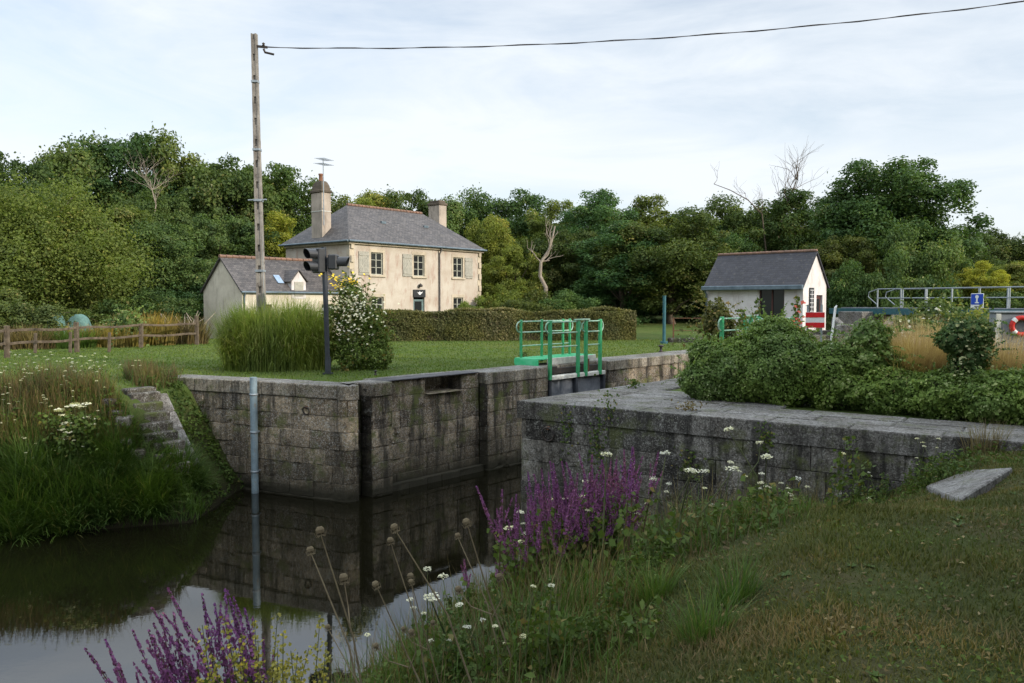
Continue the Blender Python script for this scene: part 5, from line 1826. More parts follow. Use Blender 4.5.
def specks(name, pts, size, mat, parent, up=1.0):
    P = np.array([tuple(p) for p in pts]); n = len(P)
    V, Q = leaf_geo(P, RNG.normal(0, .5, (n, 3)) + np.array([0, -.5, up]), size * RNG.uniform(.7, 1.3, n), size * RNG.uniform(.7, 1.0, n), .1)
    o = mesh_np(name, V, Q, mat, parent, np.repeat(RNG.uniform(0, 1, n), 4))
    o['kind'] = 'stuff'
    return o


# flowering bush right of the signal
base = on_z(356, 370, -.03); base.y += .5; bz = gz1(base.x, base.y)
t_ = thing('flowering_shrub', 'tall loose shrub full of white flowers with yellow blooms on top beside the signal post', 'shrub', (base.x, base.y, bz))
E = [ell(330, 388, 325, 372, base.y - .2, .7), ell(332, 376, 288, 350, base.y, .6), ell(340, 362, 280, 312, base.y + .1, .4), ell(362, 392, 336, 374, base.y - .3, .5), ell(324, 348, 306, 350, base.y - .1, .4), ell(356, 384, 312, 352, base.y - .1, .4)]
leaf_blob('foliage', E, 420, .08, L_HERB, t_, loc=(base.x, base.y, bz), sh=.5)
mb = MB()
for i in range(16):
    x = random.uniform(-.6, .55); hh = random.uniform(1.6, 3.0)
    mb.tube([(x * .5, random.uniform(-.3, .3), 0), (x * .8, 0, hh * .5), (x * .95, random.uniform(-.3, .3), hh)], [.016, .012, .006], 5)
mb.build('stems', M_STEM, t_)
o_ = Vector((base.x, base.y, bz))
pts = []
for i in range(330):
    p = at_y(random.gauss(353, 13), random.triangular(284, 358, 306), base.y - .55 + random.uniform(-.35, .3)) - o_
    pts.append(p)
specks('white_flowers', pts, .095, M_WHITEPETAL, t_)
pts = [at_y(random.gauss(338 + 14 * (i % 2), 9), random.gauss(281, 4.5), base.y + random.uniform(-.3, .3)) - o_ for i in range(70)]
specks('yellow_flowers', pts, .10, M_YELLOWPETAL, t_)

# ------------------------------------------------------------------ ivy over the right lock side
L_IVY = m_leaf('ivy_leaf', (.064, .118, .034), (.140, .205, .062), (.24, .29, .15), .34, .5, .4)
IV = [ell(682, 742, 356, 404, 17.3, .55), ell(706, 770, 338, 404, 17.1, .7), ell(736, 822, 327, 410, 16.7, .8), ell(748, 800, 318, 362, 16.9, .5), ell(690, 720, 340, 372, 17.4, .35), ell(805, 860, 344, 412, 16.2, .7), ell(846, 930, 366, 416, 15.6, .7),
      ell(905, 985, 370, 421, 14.9, .7), ell(960, 1050, 371, 430, 14.2, .7), ell(1020, 1110, 370, 438, 13.6, .7)]
iv0 = lk(6.0, LW + 1.8)
ivy = thing('ivy_bank', 'thick bank of glossy green ivy and creeper spilling onto the right coping', 'ivy', tuple(iv0))
leaf_blob('foliage', IV, 3000, .052, L_IVY, ivy, loc=tuple(iv0), wb=.55)
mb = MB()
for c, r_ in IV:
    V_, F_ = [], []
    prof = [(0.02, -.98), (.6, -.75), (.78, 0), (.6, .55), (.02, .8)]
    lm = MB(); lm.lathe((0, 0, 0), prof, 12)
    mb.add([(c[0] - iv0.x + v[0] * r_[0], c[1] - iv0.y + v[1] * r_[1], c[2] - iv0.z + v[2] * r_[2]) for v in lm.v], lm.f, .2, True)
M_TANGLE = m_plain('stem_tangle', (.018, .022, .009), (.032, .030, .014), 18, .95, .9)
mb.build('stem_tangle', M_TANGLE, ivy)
E = [ell(850, 888, 321, 372, 15.9, .42), ell(842, 896, 340, 385, 15.9, .5)]
cpt = E[0][0]; b_ = (cpt[0], cpt[1], gz1(cpt[0], cpt[1]))
t_ = thing('ivy_post', 'upright ivy-covered post rising from the creeper bank left of the tan grass', 'ivy', b_)
leaf_blob('foliage', E, 1400, .07, L_IVY, t_, loc=b_, sh=.3)
mb = MB(); mb.tube([(0, 0, 0), (0, 0, 1.55)], .09, 8); mb.build('post', M_WOOD_OLD, t_)
E = [ell(945, 990, 319, 352, 14.7, .4), ell(952, 984, 338, 385, 14.7, .35), ell(938, 965, 328, 352, 14.6, .3)]
cpt = E[0][0]; b_ = (cpt[0], cpt[1], gz1(cpt[0], cpt[1]))
t_ = thing('flowering_shrub', 'dark upright shrub with small cream flower heads in front of the tan grass', 'shrub', b_)
leaf_blob('foliage', E, 1300, .065, L_DARK, t_, loc=b_, sh=.25).color = (1.1, 1.1, 1.1, 1)
mb = MB()
for i in range(6): mb.tube([(random.uniform(-.1, .1), 0, 0), (random.uniform(-.2, .2), random.uniform(-.2, .2), 1.3)], [.025, .012], 6)
mb.build('stems', M_BARK, t_)
M_CREAMPETAL = m_leaf('cream_petal', (.22, .24, .12), (.34, .34, .20), None, .2)
pts = [Vector((E[0][0][0] + random.uniform(-.45, .42), 14.7 - random.uniform(.25, .45), random.uniform(.5, 1.75))) - Vector(b_) for i in range(110)]
specks('flower_heads', pts, .07, M_CREAMPETAL, t_)

# dry tan grass
L_TAN = m_leaf('tan_grass', (.30, .200, .130), (.48, .36, .25), (.56, .45, .34), .4)


def tuft(name, label, c, rx, ry, n, hl, wid, leaf, lean=.35, curl=.6, cat='grass', rows=4, rn_m=.5):
    th = RNG.uniform(0, 2 * PI, n); r_ = np.sqrt(RNG.uniform(0, 1, n))
    P = np.stack([rx * r_ * np.cos(th), ry * r_ * np.sin(th), np.zeros(n)], 1)
    zz = gz(P[:, 0] + c[0], P[:, 1] + c[1]); P[:, 2] = zz - c[2] - .03
    V, Q = blade_geo(P, RNG.uniform(hl[0], hl[1], n), wid, lean * r_ * RNG.uniform(.3, 1.2, n), RNG.uniform(.2, 1, n) * curl, az=th + RNG.normal(0, .6, n), rows=rows)
    rn = np.clip(np.repeat(RNG.normal(rn_m, .25, n), rows * 2) + np.tile(np.repeat(np.linspace(-.2, .15, rows), 2), n), 0, 1)
    return tag(mesh_np(name, V, Q, leaf, None, rn, loc=c), label, cat, kind='thing')


def gpt(px, Y, dz=0):
    X = (px - 512) / 800 * Y
    return Vector((X, Y, gz1(X, Y) + dz))


tuft('dry_grass', 'wide clump of feathery tan dry grass behind the ivy bank', gpt(922, 16.5), .85, .4, 10500, (1.25, 2.1), .012, L_TAN, .8, 1.5)
tuft('dry_grass', 'smaller clump of feathery tan dry grass right of the cream flowered shrub', gpt(1005, 15.7), .45, .35, 5000, (1.15, 1.85), .012, L_TAN, .7, 1.5)
tuft('dry_grass', 'thin tan grass tuft just left of the wide feathery clump', gpt(893, 17.8), .4, .4, 2200, (1.0, 1.75), .009, L_TAN, .6, 1.4)

# shrubs with white flowers on the embankment
for px0, px1, y0, Y, lab, wf in ((895, 925, 318, 27, 'small leafy shrub with white blossoms on the embankment below the footbridge', True), (912, 962, 302, 29, 'taller bush with white blossom sprays below the blue sign', True),
                             (960, 1000, 312, 27, 'yellowish green bush beside the grey cabinet', False), (705, 728, 302, 27, 'dark climbing plant on the left corner of the white cabin', False)):
    E = [ell(px0, px1, y0, 345, Y, .8), ell(px0 + 4, px1 + 6, y0 + 12, 350, Y - .3, .7)]
    b_ = (E[0][0][0], Y, gz1(E[0][0][0], Y))
    t_ = thing('shrub', lab, 'shrub', b_)
    f = leaf_blob('foliage', E, 260, .13, L_LIGHT if px0 == 960 else L_OAK, t_, loc=b_, sh=.4)
    f.color = (1.1, .8, .7, 1) if px0 == 705 else (1.2, 1.15, 1, 1)
    mb = MB()
    for i in range(5): mb.tube([(random.uniform(-.2, .2), 0, 0), (random.uniform(-.3, .3), 0, E[0][1][2] * 1.6)], [.03, .01], 5)
    mb.build('stems', M_BARK, t_)
    if wf:
        pts = [at_y(random.gauss((px0 + px1) / 2, 8), random.gauss(y0 + 14, 7), Y - .8) - Vector(b_) for i in range(26)]
        specks('white_flowers', pts, .12, M_WHITEPETAL, t_)
# tall flower stalks in front of the cabin
for i, (px, top, lab) in enumerate(((758, 298, 'tall seeding hollyhock stalk in front of the cabin window'), (742, 310, 'shorter brown hollyhock stalk left of the cabin window'), (797, 296, 'tall stalk with pink blooms at the right end of the cabin front'))):
    Y = 24.0 - i * .6; b_ = gpt(px, Y); hh = CAM_Z + (302 - top) / 800 * Y - b_.z
    t_ = thing('hollyhock', lab, 'flower', b_)
    mb = MB(); mb.tube([(0, 0, 0), (.04, 0, hh * .6), (.0, 0, hh)], [.02, .015, .008], 5); mb.build('stem', M_STEM, t_)
    P = [Vector((random.gauss(0, .07), random.gauss(0, .07), hh * random.uniform(.25, 1))) for k in range(130)]
    specks('leaves', P, .11, L_HERB, t_, .3)
    if i == 2: specks('pink_flowers', [Vector((random.gauss(0, .08), -.08, hh * random.uniform(.55, .95))) for k in range(26)], .12, m_leaf('pink_petal', (.45, .06, .07), (.58, .16, .16), None, .2), t_)
# ------------------------------------------------------------------ grass and flowers on the banks
L_GRASS = m_leaf('grass_blade', (.040, .060, .015), (.084, .080, .030), (.150, .112, .060), .3, .6, .2)
L_DRY = m_leaf('dry_blade', (.074, .058, .030), (.132, .104, .056), (.21, .175, .105), .25, .7, .15)
L_LAWN = m_leaf('lawn_blade', (.066, .112, .026), (.122, .156, .042), (.20, .18, .08), .35, .6, .2)
L_SEDGE = m_leaf('sedge_blade', (.034, .070, .016), (.080, .128, .032), (.15, .15, .06), .35, .45, .3)


def bank_coords(x, y):
    s = (x - B0[0]) * BN[0] + (y - B0[1]) * BN[1]
    q = (x - PR[0]) * NR_FRONT[0] + (y - PR[1]) * NR_FRONT[1]
    return s, q


def weed_edge(x, y):
    """how far up the bank the unmown growth reaches"""
    return np.minimum(4.25 + .3 * (np.hypot(x, y) - 4.6), 5.9) + .35 * np.sin(x * 2.1 + y * 1.3)


def patchy(x, y, f=.8):
    return .5 + .25 * np.sin(x * 1.7 * f + 1.2 * np.sin(y * 1.3 * f)) + .25 * np.sin(y * 2.3 * f + x * .9 * f + 2)


def grow_stuff(name, x, y, h, w, leaf, lean, curl, rn, rows=3, az=None):
    P = np.stack([x, y, gz(x, y) - .012], 1)
    V, Q = blade_geo(P, h, w, lean, curl, az=az, rows=rows)
    r_ = np.clip(np.repeat(rn, rows * 2) + np.tile(np.repeat(np.linspace(-.12, .08, rows), 2), len(x)), 0, 1)
    return tag(mesh_np(name, V, Q, leaf, None, r_), kind='stuff')


# mown grass of the near bank, thinning out with distance
n = 560000
rad = RNG.uniform(2.6, 14, n); ang = RNG.uniform(-.62, .75, n)
x, y = rad * np.sin(ang), rad * np.cos(ang)
s, q = bank_coords(x, y)
pt_ = patchy(x, y); ok = (s > 2.7) & (q > .03) & (RNG.uniform(size=n) < .5 + .5 * patchy(x + 3, y * 1.3, 1.9))
x, y, pt_, s, q = x[ok], y[ok], pt_[ok], s[ok], q[ok]
hh = RNG.uniform(.02, .068, len(x)) * (.6 + .8 * patchy(x * 1.6 + 2, y * 1.5, 1.3)) * (1 + .9 * sm((4.6 - s) / 1.5)) * (1 + .8 * (RNG.uniform(size=len(x)) > .97))
big = .5 * patchy(x * .8 + 4, y * .8, 1.0) + .5 * patchy(x * 2.1 + 1, y * 2.3 + 5, 1.0)
grow_stuff('grass', x, y, hh, .0055 + .0006 * np.hypot(x, y), L_GRASS, RNG.uniform(.1, 1.0, len(x)), RNG.uniform(0, 1.1, len(x)), np.clip(.08 + .95 * big + RNG.normal(0, .2, len(x)), 0, 1))
# rough grass on the slope and along the wall foot
n = 210000
x, y = RNG.uniform(-6, 10, n), RNG.uniform(2.5, 16.5, n)
s, q = bank_coords(x, y)
edge_w = np.minimum(s * .9, 9)
wed = weed_edge(x, y)
dens = np.where((s > .5) & (s < wed) & (q > .05), .9 * np.clip((wed - s) / 1.2 + .25, 0, 1), 0) + np.where((q > .05) & (q < 2.4) & (s > 1) & (s < 8.6), .85 * (1 - q / 3.0), 0)
ok = RNG.uniform(size=n) < dens * (.4 + .6 * patchy(x, y, 1.7)); x, y, s, q = x[ok], y[ok], s[ok], q[ok]
near = sm((np.hypot(x, y) - 2.0) / 4)
hh = RNG.uniform(.10, .52, len(x)) * (.5 + .5 * near) * np.clip((weed_edge(x, y) - s) / 1.6 + .35, .3, 1) * np.where(s > 6.0, .6, 1) * np.where((q < 1.7) & (s > 1.8) & (s < 6.6), 1.5, 1) * (.55 + .8 * patchy(x * 1.4, y * 1.5, 2.0))
sel = RNG.uniform(size=len(x)) < .62
grow_stuff('rough_grass', x[sel], y[sel], hh[sel], .011, L_SEDGE, RNG.uniform(.05, .6, sel.sum()), RNG.uniform(.1, 1.4, sel.sum()), np.clip(RNG.normal(.45, .25, sel.sum()), 0, 1), rows=4)
sel = ~sel
grow_stuff('dry_grass_stalks', x[sel], y[sel], hh[sel] * 1.35, .007, L_DRY, RNG.uniform(.02, .45, sel.sum()), RNG.uniform(0, .8, sel.sum()), np.clip(RNG.normal(.5, .25, sel.sum()), 0, 1), rows=4)
# leafy weeds between them
n = 80000
x, y = RNG.uniform(-5, 8, n), RNG.uniform(3, 16.3, n)
s, q = bank_coords(x, y)
ok = (((s > .6) & (s < weed_edge(x, y) - .2)) | ((q < 1.6) & (s < 8))) & (q > .08) & (patchy(x + 7, y, 2.3) > .42)
x, y = x[ok], y[ok]
P = np.stack([x, y, gz(x, y) + RNG.uniform(.02, .38, len(x)) * patchy(x, y, 3)], 1)
V, Q = leaf_geo(P, RNG.normal(0, .6, (len(x), 3)) + np.array([0, -.2, .8]), RNG.uniform(.04, .10, len(x)), RNG.uniform(.02, .05, len(x)))
tag(mesh_np('leafy_weeds', V, Q, L_HERB, None, np.repeat(np.clip(RNG.normal(.45, .25, len(x)), 0, 1), 4)), kind='stuff')

# broad leaves and dry litter scattered through the mown grass
for nm, n, leaf, sz, up_ in (('clover', 9000, L_HERB, (.016, .042), .03), ('leaf_litter', 5000, L_DRY, (.02, .05), .035)):
    rad = RNG.uniform(2.6, 12, n); ang = RNG.uniform(-.6, .72, n); x, y = rad * np.sin(ang), rad * np.cos(ang)
    s, q = bank_coords(x, y)
    ok = (s > 3.0) & (q > .1) & (patchy(x * 2 + 5, y * 2.1, 1.0) > (.5 if nm == 'clover' else .3)); x, y = x[ok], y[ok]
    P = np.stack([x, y, gz(x, y) + RNG.uniform(.005, up_, len(x))], 1)
    V, Q = leaf_geo(P, RNG.normal(0, .4, (len(x), 3)) + np.array([0, 0, 1.]), RNG.uniform(*sz, len(x)), RNG.uniform(*sz, len(x)) * .6)
    tag(mesh_np(nm, V, Q, leaf, None, np.repeat(np.clip(RNG.normal(.5, .28, len(x)), 0, 1), 4)), kind='stuff')

# flat leaf rosettes pressed into the mown grass
n = 110
rad = RNG.uniform(3.0, 11, n); ang = RNG.uniform(-.5, .7, n); x, y = rad * np.sin(ang), rad * np.cos(ang)
s, q = bank_coords(x, y); ok = (s > 3.6) & (q > .3); x, y = x[ok], y[ok]; n = len(x); k = 7
az = RNG.uniform(0, 6.28, (n, 1)) + np.arange(k) * 6.28 / k + RNG.normal(0, .2, (n, k))
P = np.stack([np.repeat(x, k), np.repeat(y, k), np.repeat(gz(x, y), k) + .004], 1)
V, Q = blade_geo(P, np.repeat(RNG.uniform(.03, .075, n), k), np.repeat(RNG.uniform(.016, .032, n), k), RNG.uniform(1.0, 1.4, n * k), RNG.uniform(.1, .6, n * k), az=az.ravel(), rows=4)
tag(mesh_np('leaf_rosettes', V, Q, L_HERB, None, np.repeat(np.clip(RNG.normal(.15, .2, n * k), 0, 1), 8)), kind='stuff')

# lawns beyond the lock
n = 230000
x = RNG.uniform(-30, 24, n); y = RNG.uniform(19.5, 46, n)
ok = (RNG.uniform(size=n) < (24 / y) ** 1.2) & (np.abs(x) < y * .68)
x, y = x[ok], y[ok]
u = (x - LA[0]) * LD[0] + (y - LA[1]) * LD[1]; v = (x - LA[0]) * LN[0] + (y - LA[1]) * LN[1]
zz = gz(x, y)
ok = (zz > -.09) & (((v < -1.2) & (u > .2)) | ((x < PL.x - .3) & (seg_dist(x, y, [_p(PL), _p(WINGL_END)]) > .75) & (u < .2)) | (v > LW + 4.5))
x, y = x[ok], y[ok]
pa = patchy(x * .35, y * .35)
grow_stuff('lawn_grass', x, y, RNG.uniform(.03, .10, len(x)), .02 + .0006 * y, L_LAWN, RNG.uniform(.1, .9, len(x)), RNG.uniform(0, .8, len(x)), np.clip(.2 + .42 * pa + RNG.normal(0, .2, len(x)), 0, 1))

# ---- left bank
n = 60000
x = RNG.uniform(-17, -6.9, n); y = RNG.uniform(16.2, 23, n)
zz = gz(x, y); wl = seg_dist(x, y, LWL)
# keep the steps and their kerb clear
ax_, bx_ = np.array([st_top.x, st_top.y]), np.array([-8.0, 19.0])
dst = seg_dist(x, y, [tuple(ax_ + (bx_ - ax_) * .0), tuple(ax_ + (bx_ - ax_) * .8)])
land = (zz > -2.97) & (zz < -.05) & (dst > .62)
right_of = (x - ax_[0]) * (bx_[1] - ax_[1]) - (y - ax_[1]) * (bx_[0] - ax_[0]) < 0
rgt = (x > -9.3) & (y > 19.0)
up = land & (zz > -1.45) & ~rgt & (x < -8.6)
sel = up & (RNG.uniform(size=n) < .55)
grow_stuff('dry_stalks', x[sel], y[sel], RNG.uniform(.3, .75, sel.sum()), .016, L_DRY, RNG.uniform(.02, .4, sel.sum()), RNG.uniform(0, .8, sel.sum()), np.clip(RNG.normal(.38, .25, sel.sum()), 0, 1), rows=4)
sel = up & (RNG.uniform(size=n) < .35)
grow_stuff('tall_bank_grass', x[sel], y[sel], RNG.uniform(.25, .6, sel.sum()), .016, L_SEDGE, RNG.uniform(.05, .6, sel.sum()), RNG.uniform(.1, 1.2, sel.sum()), np.clip(RNG.normal(.4, .25, sel.sum()), 0, 1), rows=4)
sel = land & (zz < -.9) & (wl < 2.9) & (RNG.uniform(size=n) < .6) & ~rgt
grow_stuff('waterside_grass', x[sel], y[sel], RNG.uniform(.25, .7, sel.sum()), .018, L_SEDGE, RNG.uniform(.1, .7, sel.sum()), RNG.uniform(.3, 1.6, sel.sum()), np.clip(RNG.normal(.42, .22, sel.sum()), 0, 1), rows=4)
sel = (zz > -2.97) & (zz < -.05) & (dst > .5) & (rgt | (dst < .95)) & (RNG.uniform(size=n) < .4) & (patchy(x, y, 2.2) > .35)
grow_stuff('creeping_grass', x[sel], y[sel], RNG.uniform(.08, .3, sel.sum()), .016, L_SEDGE, RNG.uniform(.3, 1.1, sel.sum()), RNG.uniform(.2, 1.2, sel.sum()), np.clip(RNG.normal(.25, .2, sel.sum()), 0, 1), rows=4)
n = 9000
x = RNG.uniform(-12, -7.0, n); y = RNG.uniform(17, 22, n); zz = gz(x, y)
dst = seg_dist(x, y, [tuple(ax_), tuple(ax_ + (bx_ - ax_) * .75)])
ok = (zz > -2.9) & (zz < -.1) & (dst > .6) & (patchy(x + 2, y, 2.0) > .35); x, y, zz = x[ok], y[ok], zz[ok]
P = np.stack([x, y, zz + RNG.uniform(.02, .45, len(x)) * patchy(x, y, 3)], 1)
V, Q = leaf_geo(P, RNG.normal(0, .6, (len(x), 3)) + np.array([.2, -.3, .7]), RNG.uniform(.06, .15, len(x)), RNG.uniform(.04, .08, len(x)))
tag(mesh_np('bank_weeds', V, Q, L_HERB, None, np.repeat(np.clip(RNG.normal(.3, .25, len(x)), 0, 1), 4)), kind='stuff')

# sedge clumps drooping over the water
for px, py, rx, hl, lab in ((18, 512, .75, (.7, 1.25), 'big drooping sedge clump at the water in the left corner'), (62, 505, .7, (.7, 1.2), 'second big sedge clump overhanging the water'),
                            (104, 492, .6, (.55, 1.0), 'sedge clump at the water below the white flower heads'), (148, 492, .5, (.5, .9), 'sedge clump at the water below the stone steps'),
                            (30, 470, .6, (.5, .9), 'bright green grass clump above the corner sedges'), (112, 452, .5, (.4, .8), 'green grass clump left of the stone steps'), (182, 468, .42, (.4, .8), 'grass clump hiding the foot of the stone steps')):
    g_ = on_ground(px, py)
    tuft('sedge_clump', lab, g_, rx, rx * .8, 1500, hl, .024, L_SEDGE, .9, 1.6, 'sedge', 6, .42)


# ---- flowers
def umbel_proto(name, h, r_, petal, nst, seed, dry=False):
    g = random.Random(seed)
    t_ = thing(name, None, None)
    mb = MB()
    mb.tube([(0, 0, -.05), (g.uniform(-.05, .05), g.uniform(-.05, .05), h * .5), (g.uniform(-.1, .1), g.uniform(-.1, .1), h)], [.006, .005, .003], 5)
    tips = [Vector(mb.v[-6])] if False else []
    tops = [Vector((sum(v[0] for v in mb.v[10:15]) / 5, sum(v[1] for v in mb.v[10:15]) / 5, h))]
    for i in range(nst - 1):
        b_ = Vector((0, 0, h * g.uniform(.35, .7))); a = g.uniform(0, 6.28); e = b_ + Vector((math.cos(a) * .12, math.sin(a) * .12, h * g.uniform(.18, .32)))
        mb.tube([b_, b_.lerp(e, .5) + Vector((math.cos(a) * .03, math.sin(a) * .03, -.01)), e], [.004, .003, .0025], 5); tops.append(e)
    mb.build('stem', M_DRYSTEM if dry else M_STEM, t_)
    for tp in tops:
        rr_ = r_ * g.uniform(.7, 1.15)
        if not dry:
            n = 70; a = RNG.uniform(0, 6.28, n); q = np.sqrt(RNG.uniform(0, 1, n)) * rr_
            P = np.stack([tp.x + q * np.cos(a), tp.y + q * np.sin(a), tp.z + .03 - .25 * q * q / rr_ + RNG.normal(0, .004, n)], 1)
            V, Q = leaf_geo(P, RNG.normal(0, .35, (n, 3)) + np.array([0, 0, 1.]), rr_ * .34, rr_ * .3, .05)
            mesh_np('flower_head', V, Q, petal, t_, np.repeat(RNG.uniform(0, 1, n), 4))
        else:
            m2 = MB()
            for k in range(18):
                a = 2 * PI * k / 18; c_, s_2 = math.cos(a), math.sin(a)
                m2.tube([tp, tp + Vector((c_ * rr_ * .8, s_2 * rr_ * .8, rr_ * .5)), tp + Vector((c_ * rr_ * .85, s_2 * rr_ * .85, rr_ * 1.2)), tp + Vector((c_ * rr_ * .45, s_2 * rr_ * .45, rr_ * 1.75))], [.002, .0028, .004, .004], 4, .5)
            for k in range(8):
                a = 2 * PI * k / 8; c_, s_2 = math.cos(a), math.sin(a)
                m2.tube([tp, tp + Vector((c_ * rr_ * 1.1, s_2 * rr_ * 1.1, -.01)), tp + Vector((c_ * rr_ * 1.4, s_2 * rr_ * 1.4, .015))], [.0025, .002, .001], 4)
            m2.build('seed_head', M_DRYSTEM, t_)
    P = [Vector((g.gauss(0, .06), g.gauss(0, .06), h * g.uniform(.02, .55))) for k in range(22)]
    if not dry:
        o = specks('leaves', P, .05, L_HERB, t_, .3); 
    return t_


UM = [umbel_proto('wild_carrot', .62, .033, M_WHITEPETAL, 2, 1), umbel_proto('wild_carrot', .50, .038, M_WHITEPETAL, 1, 2), umbel_proto('wild_carrot', .75, .030, M_WHITEPETAL, 1, 3)]
used = set()


def place(proto, loc, label, cat, group=None, sc=1.0, tilt=None, name=None):
    o = copy_tree(proto) if proto.name in used else proto
    used.add(proto.name)
    o.location = loc; o.scale = (sc, sc, sc)
    o.rotation_euler = (tilt[0] if tilt else random.uniform(-.15, .15), tilt[1] if tilt else random.uniform(-.15, .15), random.uniform(0, 6.28))
    return tag(o, label, cat, group)


cnt = 0
while cnt < 80:
    x = random.uniform(-1.5, 6.6); y = random.uniform(5.5, 15.5)
    s, q = bank_coords(x, y)
    if q < .25 or s < 1.6: continue
    if not (q < 1.9 or s < float(weed_edge(x, y)) - .2): continue
    if q > 1.9 and random.random() < .45: continue
    if s > 7.0: continue
    place(random.choice(UM), (x, y, gz1(x, y)), 'white wild carrot in flower among the rough grass of the near bank', 'wildflower', 'wild carrots on the near bank', random.uniform(.7, 1.6) * (.8 if s > 5.2 else 1))
    cnt += 1
for px, py in ((372, 668), (415, 655), (430, 672), (470, 660), (498, 652), (525, 640), (545, 668), (455, 676), (512, 676), (350, 677)):
    X = (px - 512) / 800 * 6.0
    gy_ = on_ground(px, min(py + 40, 683))
    place(random.choice(UM), (gy_.x, gy_.y, gy_.z), 'white wild carrot in flower among the rough grass of the near bank', 'wildflower', 'wild carrots on the near bank', random.uniform(.5, .8))
cnt = 0
while cnt < 110:
    x = random.uniform(-15, -9.8); y = random.uniform(17.6, 21.3)
    z = gz1(x, y)
    if z < -1.9 or abs(x) > y * .66: continue
    if seg_dist(np.array([x]), np.array([y]), [tuple(ax_), tuple(bx_)])[0] < .9: continue
    place(random.choice(UM), (x, y, z), 'white wild carrot in flower among the brown stalks of the left bank', 'wildflower', 'wild carrots on the left bank', random.uniform(.6, 1.15))
    cnt += 1

# broad flat white flower heads left of the steps
g_ = on_ground(76, 455)
t_ = thing('yarrow', 'leafy plant with many broad flat white flower heads left of the stone steps', 'wildflower', g_)
for i in range(26):
    px, py = random.uniform(58, 93), random.uniform(402, 446)
    p = at_y(px, py, g_.y + random.uniform(-.2, .5)) - g_
    n = 46; a = RNG.uniform(0, 6.28, n); q = np.sqrt(RNG.uniform(0, 1, n)) * random.uniform(.07, .14)
    P = np.stack([p.x + q * np.cos(a), p.y + q * np.sin(a), p.z - q * q * .8 + RNG.normal(0, .006, n)], 1)
    V, Q = leaf_geo(P, RNG.normal(0, .3, (n, 3)) + np.array([0, -.15, 1.]), .05, .045, .05)
    mesh_np('flower_head', V, Q, M_CREAMPETAL if i % 4 == 0 else M_WHITEPETAL, t_, np.repeat(RNG.uniform(0, 1, n), 4))
    mb = MB(); mb.tube([(p.x * .5, p.y * .5, -.1), (p.x * .9, p.y, p.z * .6), p], [.009, .007, .004], 5); mb.build('stem', M_STEM, t_)
specks('leaves', [Vector((random.gauss(0, .35), random.gauss(0, .25), random.uniform(.05, .95))) for i in range(420)], .10, L_HERB, t_, .4)


# purple loosestrife
def spike_mesh(seed, h):
    g = np.random.default_rng(seed)
    rnd_ = random.Random(seed)
    bend = (rnd_.uniform(-.12, .12), rnd_.uniform(-.12, .12))
    f = lambda k: np.stack([bend[0] * h * k ** 2, bend[1] * h * k ** 2, h * k], 1)
    k = g.uniform(.58, 1.0, 190) ** 1.0; r_ = .021 * (1.15 - (k - .58) / .42 * .95)
    a = g.uniform(0, 6.28, 190)
    P = f(k) + np.stack([r_ * np.cos(a), r_ * np.sin(a), np.zeros(190)], 1)
    N = np.stack([np.cos(a), np.sin(a), g.uniform(-.1, .8, 190)], 1) + g.normal(0, .3, (190, 3))
    V, Q = leaf_geo(P, N, .020 * (1.25 - (k - .58)), .014, .1)
    parts = [(V, Q, np.repeat(np.clip(g.normal(.5, .28, 190), 0, 1), 4))]
    for sd_ in range(2):
        a0 = g.uniform(0, 6.28); k0 = g.uniform(.45, .7); m = 45
        kk = g.uniform(0, 1, m); aa = g.uniform(0, 6.28, m); r_ = .013 * (1.1 - kk)
        o_ = f(np.array([k0]))[0]
        P = o_ + np.stack([np.cos(a0) * (.03 + .07 * kk) + r_ * np.cos(aa), np.sin(a0) * (.03 + .07 * kk) + r_ * np.sin(aa), .05 + .20 * kk], 1)
        V, Q = leaf_geo(P, np.stack([np.cos(aa), np.sin(aa), g.uniform(0, .6, m)], 1), .022, .015, .1)
        parts.append((V, Q, np.repeat(np.clip(g.normal(.5, .28, m), 0, 1), 4)))
    return f, join_geo(parts), bend


def loosestrife(name, label, base, rx, ry, n, hr, lean_dir, lean, seed):
    rg = random.Random(seed)
    t_ = thing(name, label, 'wildflower', base)
    protos = []
    mbs = MB(); LP = []
    for i in range(n):
        h = rg.uniform(*hr); px_, py_ = rg.gauss(0, rx * .5), rg.gauss(0, ry * .5)
        b_ = Vector((px_, py_, gz1(base.x + px_, base.y + py_) - base.z))
        rx_ = lean * lean_dir[1] + rg.gauss(0, .09) - py_ * .08; ry_ = lean * lean_dir[0] + rg.gauss(0, .09) + px_ * .08
        from mathutils import Euler
        rot = Euler((-rx_, ry_, 0)).to_matrix()
        if len(protos) < 6:
            f, geo, bend = spike_mesh(seed * 10 + i, 1.0)
            o = mesh_np('flower_spike', geo[0], geo[1], M_PURPLE, t_, geo[2]); protos.append((o, bend))
        else:
            src, bend = protos[i % 6]; o = src.copy(); COL.objects.link(o); o.parent = t_
        o.location = b_; o.rotation_euler = (-rx_, ry_, 0); o.scale = (1.0, 1.0, h)
        ks = (0, .35, .7, .98)
        mbs.tube([b_ + rot @ Vector((bend[0] * k * k, bend[1] * k * k, h * k)) for k in ks], [.007, .006, .0045, .002], 5)
        for q in range(26):
            k = rg.uniform(.05, .66); LP.append(b_ + rot @ Vector((bend[0] * k * k, bend[1] * k * k, h * k)) + Vector((rg.gauss(0, .035), rg.gauss(0, .035), 0)))
    mbs.build('stems', m_plain('loosestrife_stem', (.10, .035, .035), (.05, .055, .02), 9, .8, .2), t_)
    specks('leaves', LP, .065, L_HERB, t_, .5)
    return t_


